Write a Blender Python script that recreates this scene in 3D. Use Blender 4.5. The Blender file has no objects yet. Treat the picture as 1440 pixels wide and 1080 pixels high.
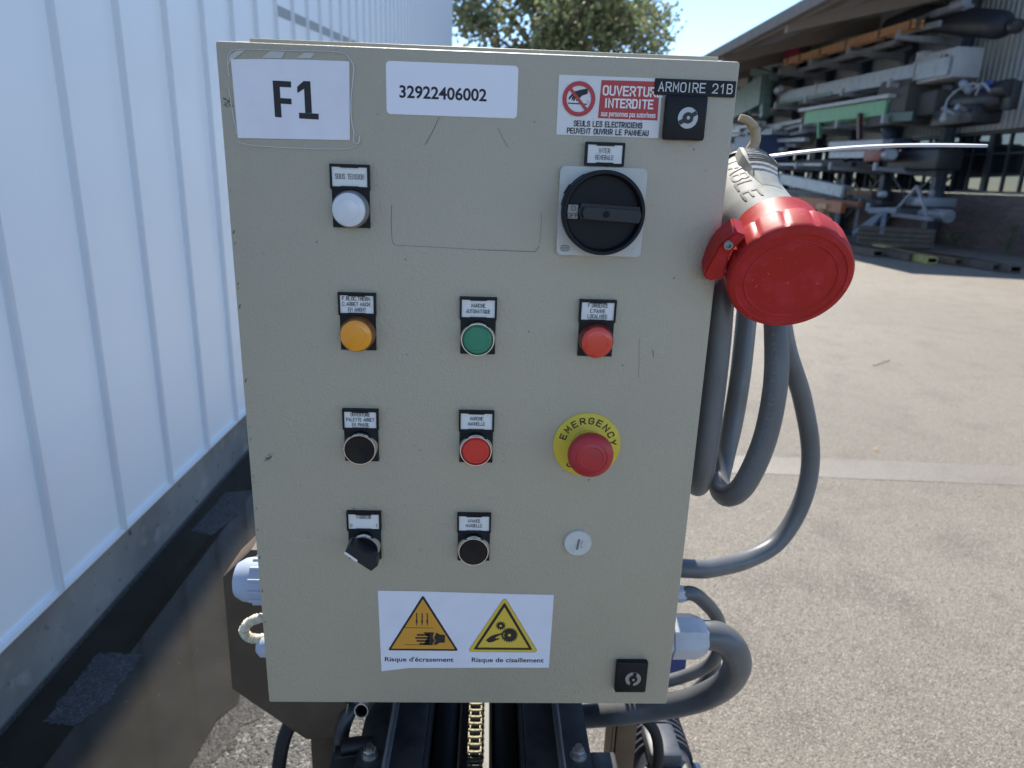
import bpy, bmesh, math, random
from mathutils import Vector, Matrix
random.seed(7)
S = bpy.context.scene
COL = S.collection
R = math.radians
# ------------------------------------------------------------------ camera
F_PX, PITCH, ROLL, YAW = 980.0, 0.2888, 0.0332, 0.039
CAM = Vector((0.209, -0.5808, 1.459))
cp, sp = math.cos(PITCH), math.sin(PITCH)
FW = Vector((math.sin(YAW)*cp, math.cos(YAW)*cp, -sp))
_r = FW.cross(Vector((0, 0, 1))).normalized()
_u = _r.cross(FW)
RT = math.cos(ROLL)*_r + math.sin(ROLL)*_u
UP = -math.sin(ROLL)*_r + math.cos(ROLL)*_u
cam_d = bpy.data.cameras.new("camera")
cam = bpy.data.objects.new("camera", cam_d)
COL.objects.link(cam)
mw = Matrix((RT, UP, -FW)).transposed().to_4x4()
mw.translation = CAM
cam.matrix_world = mw
cam_d.sensor_width = 36.0
cam_d.lens = F_PX*36.0/1440.0
cam_d.clip_start = 0.02
cam_d.clip_end = 2000
cam_d.dof.use_dof = True
cam_d.dof.focus_distance = 0.60
cam_d.dof.aperture_fstop = 9.5
S.camera = cam
# ------------------------------------------------------------------ light
SUN_AZ, SUN_EL = R(-2.4), R(50)
w = bpy.data.worlds.new("World"); S.world = w; w.use_nodes = True
nt = w.node_tree
sky = nt.nodes.new("ShaderNodeTexSky"); sky.sky_type = 'NISHITA'; sky.sun_disc = False
sky.sun_elevation = SUN_EL; sky.sun_rotation = SUN_AZ
sky.air_density = 1.0; sky.dust_density = 0.0; sky.ozone_density = 3.0; sky.altitude = 2000
bg = nt.nodes["Background"]; bg.inputs[1].default_value = 0.15
nt.links.new(sky.outputs[0], bg.inputs[0])
sd = bpy.data.lights.new("sun", 'SUN'); sd.energy = 4.2; sd.angle = R(0.53); sd.color = (1, .94, .83)
so = bpy.data.objects.new("sun", sd); COL.objects.link(so)
sv = Vector((math.sin(SUN_AZ)*math.cos(SUN_EL), math.cos(SUN_AZ)*math.cos(SUN_EL), math.sin(SUN_EL)))
so.rotation_euler = sv.to_track_quat('Z', 'Y').to_euler(); so.location = (0, 20, 30)
S.view_settings.view_transform = 'Standard'; S.view_settings.look = 'None'
S.view_settings.gamma = 1; S.view_settings.exposure = 1.0

# ------------------------------------------------------------------ helpers
def at(px, py, Y=None, X=None, Z=None):
    """point of the place seen at a photograph position, on a plane of known depth"""
    d = FW + (px-720)/F_PX*RT - (py-540)/F_PX*UP
    if Y is not None: t = (Y-CAM.y)/d.y
    elif X is not None: t = (X-CAM.x)/d.x
    else: t = (Z-CAM.z)/d.z
    return CAM + t*d

def lin(c):
    return tuple((x/12.92 if x <= .04045 else ((x+.055)/1.055)**2.4) for x in c)

def mat(name, col, rough=.5, metal=0, spec=.5, bump=(), var=None, coat=0, trans=0, ior=1.5, rvar=0, alpha=1, coords='Object', speck=None):
    m = bpy.data.materials.new(name); m.use_nodes = True
    t = m.node_tree; N = t.nodes; L = t.links
    b = N["Principled BSDF"]
    b.inputs["Roughness"].default_value = rough
    b.inputs["Metallic"].default_value = metal
    b.inputs["Specular IOR Level"].default_value = spec
    b.inputs["IOR"].default_value = ior
    b.inputs["Coat Weight"].default_value = coat
    b.inputs["Transmission Weight"].default_value = trans
    b.inputs["Alpha"].default_value = alpha
    tc = N.new("ShaderNodeTexCoord").outputs[coords]
    cur = None
    def noise(sc, det=4, ro=.55):
        n = N.new("ShaderNodeTexNoise"); n.inputs["Scale"].default_value = sc
        n.inputs["Detail"].default_value = det; n.inputs["Roughness"].default_value = ro
        L.new(tc, n.inputs["Vector"]); return n.outputs[0]
    b.inputs["Base Color"].default_value = (*col, 1)
    layers = list(var or [])
    if speck: layers.append((speck[0], speck[1], speck[2], speck[3]))
    for (sc, c2, lo, hi) in layers:
        rp = N.new("ShaderNodeMapRange"); rp.inputs[1].default_value = lo; rp.inputs[2].default_value = hi
        L.new(noise(sc), rp.inputs[0])
        mx = N.new("ShaderNodeMix"); mx.data_type = 'RGBA'
        if cur is None: mx.inputs[6].default_value = (*col, 1)
        else: L.new(cur, mx.inputs[6])
        mx.inputs[7].default_value = (*c2, 1)
        L.new(rp.outputs[0], mx.inputs[0]); cur = mx.outputs[2]
    if cur is not None: L.new(cur, b.inputs["Base Color"])
    if rvar:
        rp = N.new("ShaderNodeMapRange"); rp.inputs[1].default_value = .3; rp.inputs[2].default_value = .7
        rp.inputs[3].default_value = max(0, rough-rvar); rp.inputs[4].default_value = min(1, rough+rvar)
        L.new(noise(9), rp.inputs[0]); L.new(rp.outputs[0], b.inputs["Roughness"])
    prev = None
    for (sc, st, dist) in bump:
        bn = N.new("ShaderNodeBump"); bn.inputs["Strength"].default_value = st; bn.inputs["Distance"].default_value = dist
        L.new(noise(sc, 2), bn.inputs["Height"])
        if prev: L.new(prev, bn.inputs["Normal"])
        prev = bn.outputs[0]
    if prev: L.new(prev, b.inputs["Normal"])
    m['bsdf'] = 1
    return m

class MB:
    def __init__(s): s.v = []; s.f = []; s.m = []
    def add(s, vs, fs, m=0):
        o = len(s.v); s.v += [tuple(v) for v in vs]
        for f in fs: s.f.append(tuple(i+o for i in f)); s.m.append(m)
        return s
    def box(s, x0, x1, y0, y1, z0, z1, m=0, bev=0):
        bm = bmesh.new(); bmesh.ops.create_cube(bm, size=1)
        for v in bm.verts:
            v.co = Vector(((x0+x1)/2+v.co.x*(x1-x0), (y0+y1)/2+v.co.y*(y1-y0), (z0+z1)/2+v.co.z*(z1-z0)))
        if bev: bmesh.ops.bevel(bm, geom=bm.edges[:], offset=bev, segments=2, affect='EDGES', profile=.5)
        return s.frombm(bm, m)
    def frombm(s, bm, m=0):
        bm.verts.index_update()
        s.add([v.co.copy() for v in bm.verts], [[v.index for v in f.verts] for f in bm.faces], m); bm.free(); return s
    def bar(s, p0, p1, w, h, m=0, up=(0, 0, 1), bev=0):
        p0 = Vector(p0); p1 = Vector(p1); d = (p1-p0); L = d.length; d.normalize()
        x = d.cross(Vector(up))
        if x.length < 1e-4: x = d.cross(Vector((1, 0, 0)))
        x.normalize(); z = x.cross(d)
        bm = bmesh.new(); bmesh.ops.create_cube(bm, size=1)
        for v in bm.verts: v.co = (p0+p1)/2 + x*v.co.x*w + d*v.co.y*L + z*v.co.z*h
        if bev: bmesh.ops.bevel(bm, geom=bm.edges[:], offset=bev, segments=1, affect='EDGES')
        return s.frombm(bm, m)
    def lathe(s, prof, o, axis, n=32, m=0, cap=True, lobes=None):
        """prof: (radius, distance along axis); rings joined, ends capped"""
        a = Vector(axis).normalized(); o = Vector(o)
        h = Vector((0, 0, 1)) if abs(a.z) < .9 else Vector((1, 0, 0))
        x = h.cross(a).normalized(); y = a.cross(x)
        vs = []; fs = []
        for k, (r, d) in enumerate(prof):
            for i in range(n):
                t = 2*math.pi*i/n
                rr = r*(1+(lobes(t, k) if lobes else 0))
                vs.append(o+a*d+(x*math.cos(t)+y*math.sin(t))*rr)
        for k in range(len(prof)-1):
            for i in range(n):
                j = (i+1) % n
                fs.append((k*n+i, k*n+j, (k+1)*n+j, (k+1)*n+i))
        if cap:
            fs.append(tuple(reversed(range(n)))); fs.append(tuple((len(prof)-1)*n+i for i in range(n)))
        return s.add(vs, fs, m)
    def tube(s, pts, r, n=14, m=0, sub=8, flat=1.0, rad=None, smooth=True):
        P = [Vector(p) for p in pts]
        if smooth and len(P) > 2:
            Q = []
            E = [2*P[0]-P[1]]+P+[2*P[-1]-P[-2]]
            for i in range(1, len(E)-2):
                for k in range(sub):
                    t = k/sub; a, b, c, d = E[i-1:i+3]
                    Q.append(.5*((2*b)+(c-a)*t+(2*a-5*b+4*c-d)*t*t+(3*b-a-3*c+d)*t**3))
            Q.append(P[-1]); P = Q
        T = [(P[min(i+1, len(P)-1)]-P[max(i-1, 0)]).normalized() for i in range(len(P))]
        nrm = T[0].orthogonal().normalized(); vs = []; fs = []
        s.frames = []
        for i, p in enumerate(P):
            nrm = (nrm-T[i]*nrm.dot(T[i])).normalized(); bn = T[i].cross(nrm)
            s.frames.append((p, T[i]))
            rr = rad(i/(len(P)-1)) if rad else r
            for k in range(n):
                t = 2*math.pi*k/n
                vs.append(p+nrm*math.cos(t)*rr+bn*math.sin(t)*rr*flat)
        for i in range(len(P)-1):
            for k in range(n):
                j = (k+1) % n
                fs.append((i*n+k, i*n+j, (i+1)*n+j, (i+1)*n+k))
        fs.append(tuple(reversed(range(n)))); fs.append(tuple((len(P)-1)*n+k for k in range(n)))
        return s.add(vs, fs, m)
    def prism(s, poly, y0, y1, m=0, fr=None):
        """polygon in the X-Z plane from depth y0 (front) to y1"""
        n = len(poly)
        if y1 == y0:
            vs = [(x, y0, z) for x, z in poly]; fs = [tuple(range(n))]
        else:
            vs = [(x, y0, z) for x, z in poly]+[(x, y1, z) for x, z in poly]
            fs = [tuple(range(n)), tuple(reversed(range(n, 2*n)))]+[(i, n+i, n+(i+1) % n, (i+1) % n) for i in range(n)]
        if fr: vs = [fr(v) for v in vs]
        return s.add(vs, fs, m)
    def text(s, body, x, z, y, h, width=None, m=0, bold=0, align='C', fr=None, rot=0):
        vs, fs, W, H = glyphs(body, bold)
        k = h; kx = (width/W) if width else k
        ox = {'C': -W/2, 'L': 0, 'R': -W}[align]
        c, sn = math.cos(rot), math.sin(rot)
        out = []
        for (a, b) in vs:
            u = (a+ox)*kx; v = (b-.5)*k
            p = (x+u*c-v*sn, y, z+u*sn+v*c)
            out.append(fr(p) if fr else p)
        return s.add(out, fs, m)
    def stroke(s, body, x, z, y, h, width, th, m=0, align='C', fr=None, rot=0, sub=0):
        wd, gap = .60, .28
        adv = [(.24 if c == '.' else .34 if c == ' ' else .30 if c == 'I' else wd) for c in body]
        W = sum(adv)+gap*(len(body)-1)
        if width is None: width = W*h*.82
        kx = width/W; x0 = {'C': -W/2, 'L': 0, 'R': -W}[align]; cr, sr = math.cos(rot), math.sin(rot); lay = 0
        for c, a in zip(body, adv):
            for pl_ in STROKES.get(c, []):
                P = [Vector(((x0+px_*a/wd)*kx if c in '.I' else (x0+px_)*kx, (pz-.5)*(h-th))) for px_, pz in fillet(pl_)]
                Q = [P[0]]
                for q in P[1:]:
                    if (q-Q[-1]).length > h*.02: Q.append(q)
                if sub:
                    P = [Q[0]]
                    for q in Q[1:]:
                        k_ = max(1, int((q-P[-1]).length/sub)); o_ = P[-1]
                        P += [o_.lerp(q, t_/k_) for t_ in range(1, k_+1)]
                    Q = P
                P = Q; n = len(P); L_ = []; R_ = []; closed = (P[0]-P[-1]).length < h*.04 and n > 3
                if closed: P[-1] = P[0].copy()
                for i in range(n):
                    if closed and i in (0, n-1): d0, d1 = (P[n-1]-P[n-2]).normalized(), (P[1]-P[0]).normalized()
                    else: d0 = (P[i]-P[max(i-1, 0)]); d1 = (P[min(i+1, n-1)]-P[i]); d0 = d0.normalized() if d0.length else d1.normalized(); d1 = d1.normalized() if d1.length else d0
                    t = (d0+d1); t = t.normalized() if t.length > .1 else d0
                    nn = Vector((-t.y, t.x)); mt = th/2/max(.45, nn.dot(Vector((-d0.y, d0.x))))
                    e = Vector((0, 0))
                    if not closed and i == 0: e = -d1*th*.45
                    if not closed and i == n-1: e = d0*th*.45
                    L_.append(P[i]+nn*mt+e); R_.append(P[i]-nn*mt+e)
                vs = []
                for q in L_+R_:
                    u, v = q.x, q.y; p = (x+u*cr-v*sr, y-lay*.00002, z+u*sr+v*cr); vs.append(fr(p) if fr else p)
                s.add(vs, [(n+i, n+i+1, i+1, i) for i in range(n-1)], m); lay += 1
            x0 += a+gap
        return s
    def build(s, name, mats, parent=None, smooth=True, angle=35, label=None):
        me = bpy.data.meshes.new(name)
        o = bpy.data.objects.new(name, me); COL.objects.link(o)
        org = Vector(ORG.get(parent.name, (0, 0, 0))) if parent else Vector((0, 0, 0))
        if parent: o.parent = parent; ORG[o.name] = org
        me.from_pydata([Vector(v)-org for v in s.v], [], s.f)
        if not isinstance(mats, (list, tuple)): mats = [mats]
        for m in mats: me.materials.append(m)
        me.polygons.foreach_set("material_index", s.m)
        if smooth:
            me.polygons.foreach_set("use_smooth", [True]*len(s.f)); me.set_sharp_from_angle(angle=R(angle))
        me.update()
        if label: o["label"] = label
        return o
_w = .6
STROKES = {
 'A': ['0,0 .3,1 .6,0', '.1,.33 .5,.33'], 'B': ['0,0 0,1 .56,1r .56,.53r 0,.53', '.05,.53 .6,.53r .6,0r 0,0'], 'C': ['.6,.74 .6,1r 0,1r 0,0r .6,0r .6,.26'],
 'D': ['0,0 0,1 .6,1r .6,0r 0,0'], 'E': ['.58,1 0,1 0,0 .6,0', '.04,.52 .5,.52'], 'F': ['.58,1 0,1 0,0', '.04,.52 .48,.52'], 'G': ['.6,.76 .6,1r 0,1r 0,0r .6,0r .6,.47 .34,.47'],
 'H': ['0,0 0,1', '.6,0 .6,1', '.04,.52 .56,.52'], 'I': ['.3,0 .3,1', ], 'L': ['0,1 0,0 .56,0'], 'M': ['0,0 0,1 .3,.32 .6,1 .6,0'], 'N': ['0,0 0,1 .6,0 .6,1'],
 'O': ['.3,1 0,1r 0,0r .6,0r .6,1r .3,1'], 'P': ['0,0 0,1 .6,1r .6,.45r 0,.45'], 'Q': ['.3,1 0,1r 0,0r .6,0r .6,1r .3,1', '.36,.26 .62,-.05'], 'R': ['0,0 0,1 .6,1r .6,.47r 0,.47', '.32,.45 .6,0'],
 'S': ['.58,.78 .58,1r .02,1r .02,.53r .6,.53r .6,0r 0,0r 0,.24'], 'T': ['0,1 .6,1', '.3,.97 .3,0'], 'U': ['0,1 0,0r .6,0r .6,1'], 'V': ['0,1 .3,0 .6,1'], 'Y': ['0,1 .3,.46 .6,1', '.3,.46 .3,0'],
 '0': ['.3,1 .03,1r .03,0r .57,0r .57,1r .3,1'], '1': ['.12,.74 .36,1 .36,0'], '2': ['.02,.72 .02,1r .58,1r .58,.52 0,0 .6,0'], '.': ['.3,0 .3,.04'], '3': ['0,.8 0,1r .56,1r .56,.53r .2,.53', '.3,.53 .6,.53r .6,0r 0,0r 0,.2']}
def fillet(src):
    pts = []
    for tok in src.split():
        r = tok.endswith('r'); a, b = tok.rstrip('r').split(','); pts.append((Vector((float(a), float(b))), r))
    out = []
    for i, (p, r) in enumerate(pts):
        if not r: out.append((p.x, p.y)); continue
        a, b = pts[i-1][0]-p, pts[i+1][0]-p
        la = a.length*(.5 if pts[i-1][1] else .96); lb = b.length*(.5 if pts[i+1][1] else .96); rr = min(.27, la, lb)
        ca, cb = p+a.normalized()*rr, p+b.normalized()*rr
        for k in range(6):
            t = k/5; q = ca*(1-t)**2+p*2*t*(1-t)*.98+cb*t*t+p*.02*2*t*(1-t); out.append((q.x, q.y))
    return out
ORG = {}
_g = {}
def glyphs(body, bold=0):
    """printed letters: flat outline faces, cap height 1"""
    key = (body, bold)
    if key in _g: return _g[key]
    def raw(t):
        cu = bpy.data.curves.new("lettering", 'FONT'); cu.body = t; cu.size = 1; cu.offset = bold; cu.resolution_u = 4
        ob = bpy.data.objects.new("lettering", cu); COL.objects.link(ob)
        dg = bpy.context.evaluated_depsgraph_get(); me = bpy.data.meshes.new_from_object(ob.evaluated_get(dg))
        v = [(q.co.x, q.co.y) for q in me.vertices]; f = [tuple(p.vertices) for p in me.polygons]
        bpy.data.objects.remove(ob); bpy.data.curves.remove(cu); bpy.data.meshes.remove(me)
        return v, f
    if 'cap' not in _g:
        v, f = raw("H"); _g['cap'] = max(q[1] for q in v)
    v, f = raw(body); k = 1/_g['cap']; x0 = min(q[0] for q in v)
    v = [((a-x0)*k, b*k) for a, b in v]
    _g[key] = (v, f, max(q[0] for q in v), 1)
    return _g[key]

def empty(name, loc, label, cat, group=None):
    o = bpy.data.objects.new(name, None); COL.objects.link(o); o.location = loc; o.empty_display_size = .1
    ORG[o.name] = Vector(loc); tag(o, label, cat, group); return o
def tag(o, label, cat, group=None):
    o["label"] = label; o["category"] = cat
    if group: o["group"] = group
    return o
def struct(o, kind="structure"): o["kind"] = kind; return o

# ------------------------------------------------------------------ materials
M = {}
M['paint'] = mat('pebble_grey_paint', (.405, .36, .268), .45, bump=[(430, .55, .0014), (150, .25, .002)],
                 var=[(3.5, (.365, .325, .243), .42, .72)], speck=(150, (.16, .15, .13), .745, .77))
M['paint2'] = mat('pebble_grey_paint_plain', (.42, .37, .27), .4, bump=[(420, .2, .001)])
M['black'] = mat('black_plastic', (.008, .009, .011), .5, spec=.25, bump=[(600, .1, .0004)])
M['black_gloss'] = mat('black_gloss', (.007, .007, .009), .3, spec=.3)
M['dkgrey'] = mat('dark_grey_plastic', (.016, .019, .024), .42, spec=.3, bump=[(300, .1, .0005)])
M['rubber'] = mat('black_rubber', (.012, .012, .012), .7)
M['paper'] = mat('white_paper', (.72, .72, .78), .75, var=[(40, (.68, .68, .74), .4, .7)])
M['laminate'] = mat('white_label', (.74, .74, .80), .45)
M['label'] = mat('legend_white', (.68, .68, .66), .5, var=[(300, (.5, .5, .48), .62, .72)])
M['ink'] = mat('black_ink', (.012, .012, .014), .6)
M['greyink'] = mat('grey_ink', (.06, .06, .065), .6)
M['red_print'] = mat('red_print', (.42, .03, .035), .5, var=[(120, (.38, .05, .05), .5, .8)])
M['orange_print'] = mat('orange_print', (.62, .29, .03), .65)
M['yellow_print'] = mat('yellow_print', (.68, .47, .05), .65)
M['white_print'] = mat('white_print', (.75, .72, .70), .5)
M['chrome'] = mat('chrome', (.75, .75, .76), .16, 1)
M['steel'] = mat('zinc_steel', (.5, .49, .47), .35, 1, rvar=.12)
M['lockm'] = mat('lock_metal', (.33, .33, .34), .4, .6)
def lens(name, c, rough=.25): return mat(name, c, rough, coat=.3, bump=[(260, .05, .0006)])
M['lens_white'] = lens('white_lens', (.62, .63, .66))
M['lens_amber'] = lens('amber_lens', (.78, .30, .012))
M['lens_green'] = lens('green_lens', (.008, .20, .115))
M['lens_red'] = lens('red_lens', (.60, .022, .015))
M['lens_redor'] = lens('orange_red_lens', (.64, .045, .022))
M['bez_grey'] = mat('grey_bezel', (.20, .20, .20), .35)
M['bez_amber'] = mat('amber_bezel', (.20, .075, .02), .3)
M['bez_red'] = mat('red_bezel', (.16, .022, .016), .3)
M['mush'] = mat('red_mushroom', (.42, .022, .026), .42, bump=[(60, .05, .001)], var=[(60, (.36, .025, .03), .45, .7)])
M['yellow_disc'] = mat('yellow_disc', (.66, .50, .035), .5, var=[(50, (.60, .45, .04), .45, .7)])
M['switch_grey'] = mat('switch_plate_grey', (.50, .50, .47), .45, var=[(60, (.42, .42, .39), .5, .75)])
M['knob_black'] = mat('knob_black', (.008, .010, .014), .5, spec=.2, bump=[(400, .06, .0004)])
M['plug_white'] = mat('blanking_plug', (.55, .55, .52), .5, var=[(90, (.42, .42, .39), .5, .72)])
M['gasket'] = mat('black_gasket', (.008, .008, .008), .8)
M['red_plast'] = mat('red_polyamide', (.39, .021, .017), .5, spec=.22, bump=[(90, .12, .0008)], var=[(70, (.45, .03, .04), .5, .72), (300, (.6, .12, .12), .68, .74)], rvar=.1)
M['plug_grey'] = mat('plug_light_grey', (.37, .37, .335), .6, spec=.2, bump=[(80, .08, .0008)], var=[(60, (.26, .25, .21), .55, .78), (25, (.31, .31, .285), .5, .75)])
M['cable'] = mat('grey_pvc_cable', (.125, .13, .135), .38, bump=[(40, .1, .0012), (500, .06, .0004)], var=[(18, (.095, .10, .102), .4, .7), (160, (.20, .20, .20), .70, .76)], rvar=.1)
M['cable_blk'] = mat('dark_grey_cable', (.11, .115, .12), .36, bump=[(60, .08, .001)], var=[(25, (.085, .088, .09), .45, .7)])
M['gland'] = mat('grey_gland', (.46, .47, .50), .38, bump=[(120, .05, .0006)], var=[(40, (.38, .39, .42), .5, .8)])
M['gland_blue'] = mat('pale_blue_gland', (.40, .46, .58), .4)
M['hook'] = mat('weathered_tan_hook', (.34, .27, .17), .65, bump=[(160, .4, .001)], var=[(120, (.20, .14, .07), .5, .75)])
M['rust'] = mat('brown_oxide_paint', (.062, .043, .028), .55, bump=[(180, .3, .0008)], var=[(22, (.085, .062, .043), .45, .75), (110, (.025, .018, .012), .66, .72)])
M['rust_lt'] = mat('tan_paint_and_lit_rim', (.16, .105, .06), .55, bump=[(180, .3, .0008)], var=[(20, (.11, .07, .04), .4, .7)])
M['dark_steel'] = mat('blued_painted_steel', (.055, .058, .062), .42, .2, bump=[(80, .15, .001)], var=[(30, (.026, .03, .036), .45, .7), (140, (.09, .10, .11), .69, .75)])
M['grease'] = mat('greasy_black', (.006, .006, .006), .5)
M['edge'] = mat('highlight_edge_steel', (.30, .31, .33), .4, .4)  # pale colour stands in for the highlight along the rail edges
M['rust_edge'] = mat('rusty_edge', (.055, .034, .022), .8, var=[(300, (.10, .06, .04), .5, .6)])
M['brass'] = mat('greased_chain_steel', (.11, .10, .065), .5, .75, var=[(200, (.045, .04, .03), .5, .65)])
M['bluepaint'] = mat('blue_motor_paint', (.02, .05, .22), .4)
M['motor'] = mat('motor_grey_blue', (.06, .068, .082), .45, bump=[(120, .1, .001)], var=[(35, (.035, .038, .045), .45, .7)])
M['conduit'] = mat('cream_corrugated_conduit', (.62, .58, .46), .5)
M['tie'] = mat('zip_tie_white', (.60, .60, .60), .35)
M['film'] = mat('clear_film', (.9, .9, .9), .08, trans=1.0, ior=1.25)
M['wallwhite'] = mat('white_coated_sheet', (.84, .90, .93), .38, bump=[(3, .06, .02)], var=[(1.2, (.81, .875, .91), .4, .7)])
M['seamshade'] = mat('seam_shade_grey', (.64, .68, .72), .4)  # grey imitates the shaded side of the white seams
M['strip_grey'] = mat('grey_trim', (.30, .33, .33), .5)
M['concrete'] = mat('stained_concrete', (.28, .27, .25), .85, bump=[(60, .4, .004), (250, .3, .0015)],
                    var=[(2.2, (.19, .182, .168), .4, .65), (28, (.05, .048, .045), .63, .72), (9, (.34, .33, .31), .58, .75)])
M['brick'] = None
M['siding'] = mat('beige_grey_siding', (.46, .46, .42), .5, var=[(1.5, (.36, .37, .35), .4, .7)])
M['roof'] = mat('roof_underside_sheet', (.42, .43, .46), .7, var=[(1.3, (.34, .35, .38), .4, .7)])
M['roofwood'] = mat('eave_board', (.13, .115, .10), .7, var=[(3, (.10, .088, .075), .4, .7)])
M['roofsteel'] = mat('roof_beam_brown', (.24, .20, .17), .6)
M['rackcol'] = mat('rack_blue_grey', (.085, .10, .13), .5, var=[(6, (.06, .07, .09), .4, .7)])
M['rackarm'] = mat('rack_light_grey', (.28, .29, .31), .5, var=[(6, (.21, .22, .24), .4, .7)])
M['frame_dark'] = mat('window_frame_dark', (.03, .033, .04), .5)
M['glass'] = mat('window_glass_dark', (.012, .015, .018), .04, spec=.9)
M['orange'] = mat('orange_beam_paint', (.50, .27, .13), .55, var=[(8, (.40, .21, .10), .45, .7)])
M['orange2'] = mat('orange_trestle_paint', (.40, .115, .035), .55, var=[(8, (.28, .09, .03), .45, .7)])
M['crimson'] = mat('crimson_panel', (.25, .02, .05), .5)
M['greenlt'] = mat('light_green_paint', (.13, .36, .19), .5, var=[(6, (.10, .28, .15), .45, .7)])
M['greendk'] = mat('dark_green_paint', (.018, .07, .05), .5)
M['greenmach'] = mat('grey_green_paint', (.13, .20, .185), .5, var=[(5, (.09, .14, .13), .45, .7)])
M['galv'] = mat('galvanised_sheet', (.27, .30, .34), .42, .2, var=[(5, (.20, .225, .26), .45, .7)])
M['galvw'] = mat('pale_sheet', (.38, .40, .43), .45, var=[(8, (.28, .30, .33), .45, .7)])
M['machdark'] = mat('dark_machine', (.02, .022, .026), .5, var=[(12, (.035, .037, .04), .5, .7)])
M['darkwrap'] = mat('dark_tarpaulin', (.016, .02, .028), .55, bump=[(5, .5, .05)])
M['belt'] = mat('conveyor_belt_grey', (.06, .058, .055), .7)
M['machwhite'] = mat('machine_white', (.36, .37, .37), .5, var=[(6, (.30, .31, .31), .45, .7)])
M['redbox'] = mat('dull_red_paint', (.22, .04, .035), .5)
M['maroon'] = mat('maroon_paint', (.08, .025, .03), .5)
M['bluepaint2'] = mat('slate_blue_paint', (.07, .10, .18), .5)
M['timber'] = mat('weathered_timber', (.13, .105, .08), .8, var=[(7, (.085, .07, .055), .4, .7)], bump=[(30, .3, .004)])
M['timber_y'] = mat('yellow_painted_timber', (.44, .38, .13), .7, var=[(9, (.33, .28, .10), .4, .7)])
M['timber_b'] = mat('brown_timber', (.17, .10, .055), .8, var=[(7, (.11, .07, .04), .4, .7)])
M['hollow'] = mat('dark_hollow', (.005, .005, .005), .9)
M['bark'] = mat('bark', (.07, .055, .04), .9, bump=[(14, .6, .02)])
M['leafa'] = mat('leaf_olive', (.165, .19, .085), .6)
M['leafb'] = mat('leaf_brown_green', (.19, .18, .095), .6)
M['leafc'] = mat('leaf_green', (.115, .15, .07), .6)
for k in ('leafa', 'leafb', 'leafc'):
    t = M[k].node_tree; N = t.nodes
    tr = N.new("ShaderNodeBsdfTranslucent"); tr.inputs[0].default_value = (*[c*1.5 for c in M[k].node_tree.nodes["Principled BSDF"].inputs["Base Color"].default_value[:3]], 1)
    mx = N.new("ShaderNodeMixShader"); mx.inputs[0].default_value = .4
    t.links.new(N["Principled BSDF"].outputs[0], mx.inputs[1]); t.links.new(tr.outputs[0], mx.inputs[2])
    t.links.new(mx.outputs[0], N["Material Output"].inputs[0])

def asphalt(name, base, light, dark, rough, bumpd, scale=1.0):
    m = bpy.data.materials.new(name); m.use_nodes = True; t = m.node_tree; N = t.nodes; L = t.links
    b = N["Principled BSDF"]; tc = N.new("ShaderNodeTexCoord").outputs["Object"]
    def noise(sc, det=5):
        n = N.new("ShaderNodeTexNoise"); n.inputs["Scale"].default_value = sc; n.inputs["Detail"].default_value = det
        L.new(tc, n.inputs["Vector"]); return n.outputs[0]
    def mr(i, a, c, lo=0, hi=1):
        r = N.new("ShaderNodeMapRange"); r.inputs[1].default_value = a; r.inputs[2].default_value = c
        r.inputs[3].default_value = lo; r.inputs[4].default_value = hi; L.new(i, r.inputs[0]); return r.outputs[0]
    def mix(f, a, c):
        x = N.new("ShaderNodeMix"); x.data_type = 'RGBA'; L.new(f, x.inputs[0])
        for i, q in ((6, a), (7, c)):
            if isinstance(q, tuple): x.inputs[i].default_value = (*q, 1)
            else: L.new(q, x.inputs[i])
        return x.outputs[2]
    vo = N.new("ShaderNodeTexVoronoi"); vo.inputs["Scale"].default_value = 205*scale; vo.inputs["Randomness"].default_value = 1
    L.new(tc, vo.inputs["Vector"])
    sep = N.new("ShaderNodeSeparateColor"); L.new(vo.outputs["Color"], sep.inputs[0])
    c = mix(mr(noise(.45), .35, .65), base, tuple(x*1.24 for x in base))
    c = mix(mr(noise(3.2), .50, .70), c, tuple(x*.80 for x in base))
    c = mix(mr(sep.outputs[0], .80, .86), c, light)          # pale stones
    c = mix(mr(sep.outputs[1], .78, .86), c, dark)           # bitumen gaps
    c = mix(mr(noise(0.9, 6), .66, .74), c, tuple(x*.72 for x in base))   # oil stains
    L.new(c, b.inputs["Base Color"])
    L.new(mr(sep.outputs[2], .0, 1, rough-.22, rough+.2), b.inputs["Roughness"])
    b.inputs["Specular IOR Level"].default_value = .6
    ad = N.new("ShaderNodeMath"); ad.operation = 'MULTIPLY_ADD'; ad.inputs[1].default_value = -.8
    L.new(vo.outputs["Distance"], ad.inputs[0]); L.new(noise(420*scale, 2), ad.inputs[2])
    bn = N.new("ShaderNodeBump"); bn.inputs["Strength"].default_value = .9; bn.inputs["Distance"].default_value = bumpd
    L.new(ad.outputs[0], bn.inputs["Height"]); L.new(bn.outputs[0], b.inputs["Normal"])
    return m
M['asphalt'] = asphalt('worn_asphalt', (.208, .178, .140), (.34, .30, .25), (.125, .106, .085), .50, .0045)
M['asphalt_wet'] = asphalt('damp_asphalt', (.19, .175, .15), (.40, .37, .33), (.08, .07, .06), .22, .014, .75)
M['asphalt_brown'] = asphalt('brown_wet_asphalt', (.042, .035, .028), (.10, .085, .07), (.03, .022, .018), .34, .004)
M['asphalt_dark'] = asphalt('damp_patch_asphalt', (.030, .030, .032), (.095, .095, .10), (.018, .018, .02), .62, .0025)
M['seam'] = asphalt('seam_mortar', (.178, .157, .128), (.25, .22, .185), (.17, .148, .122), .5, .0015)
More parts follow.
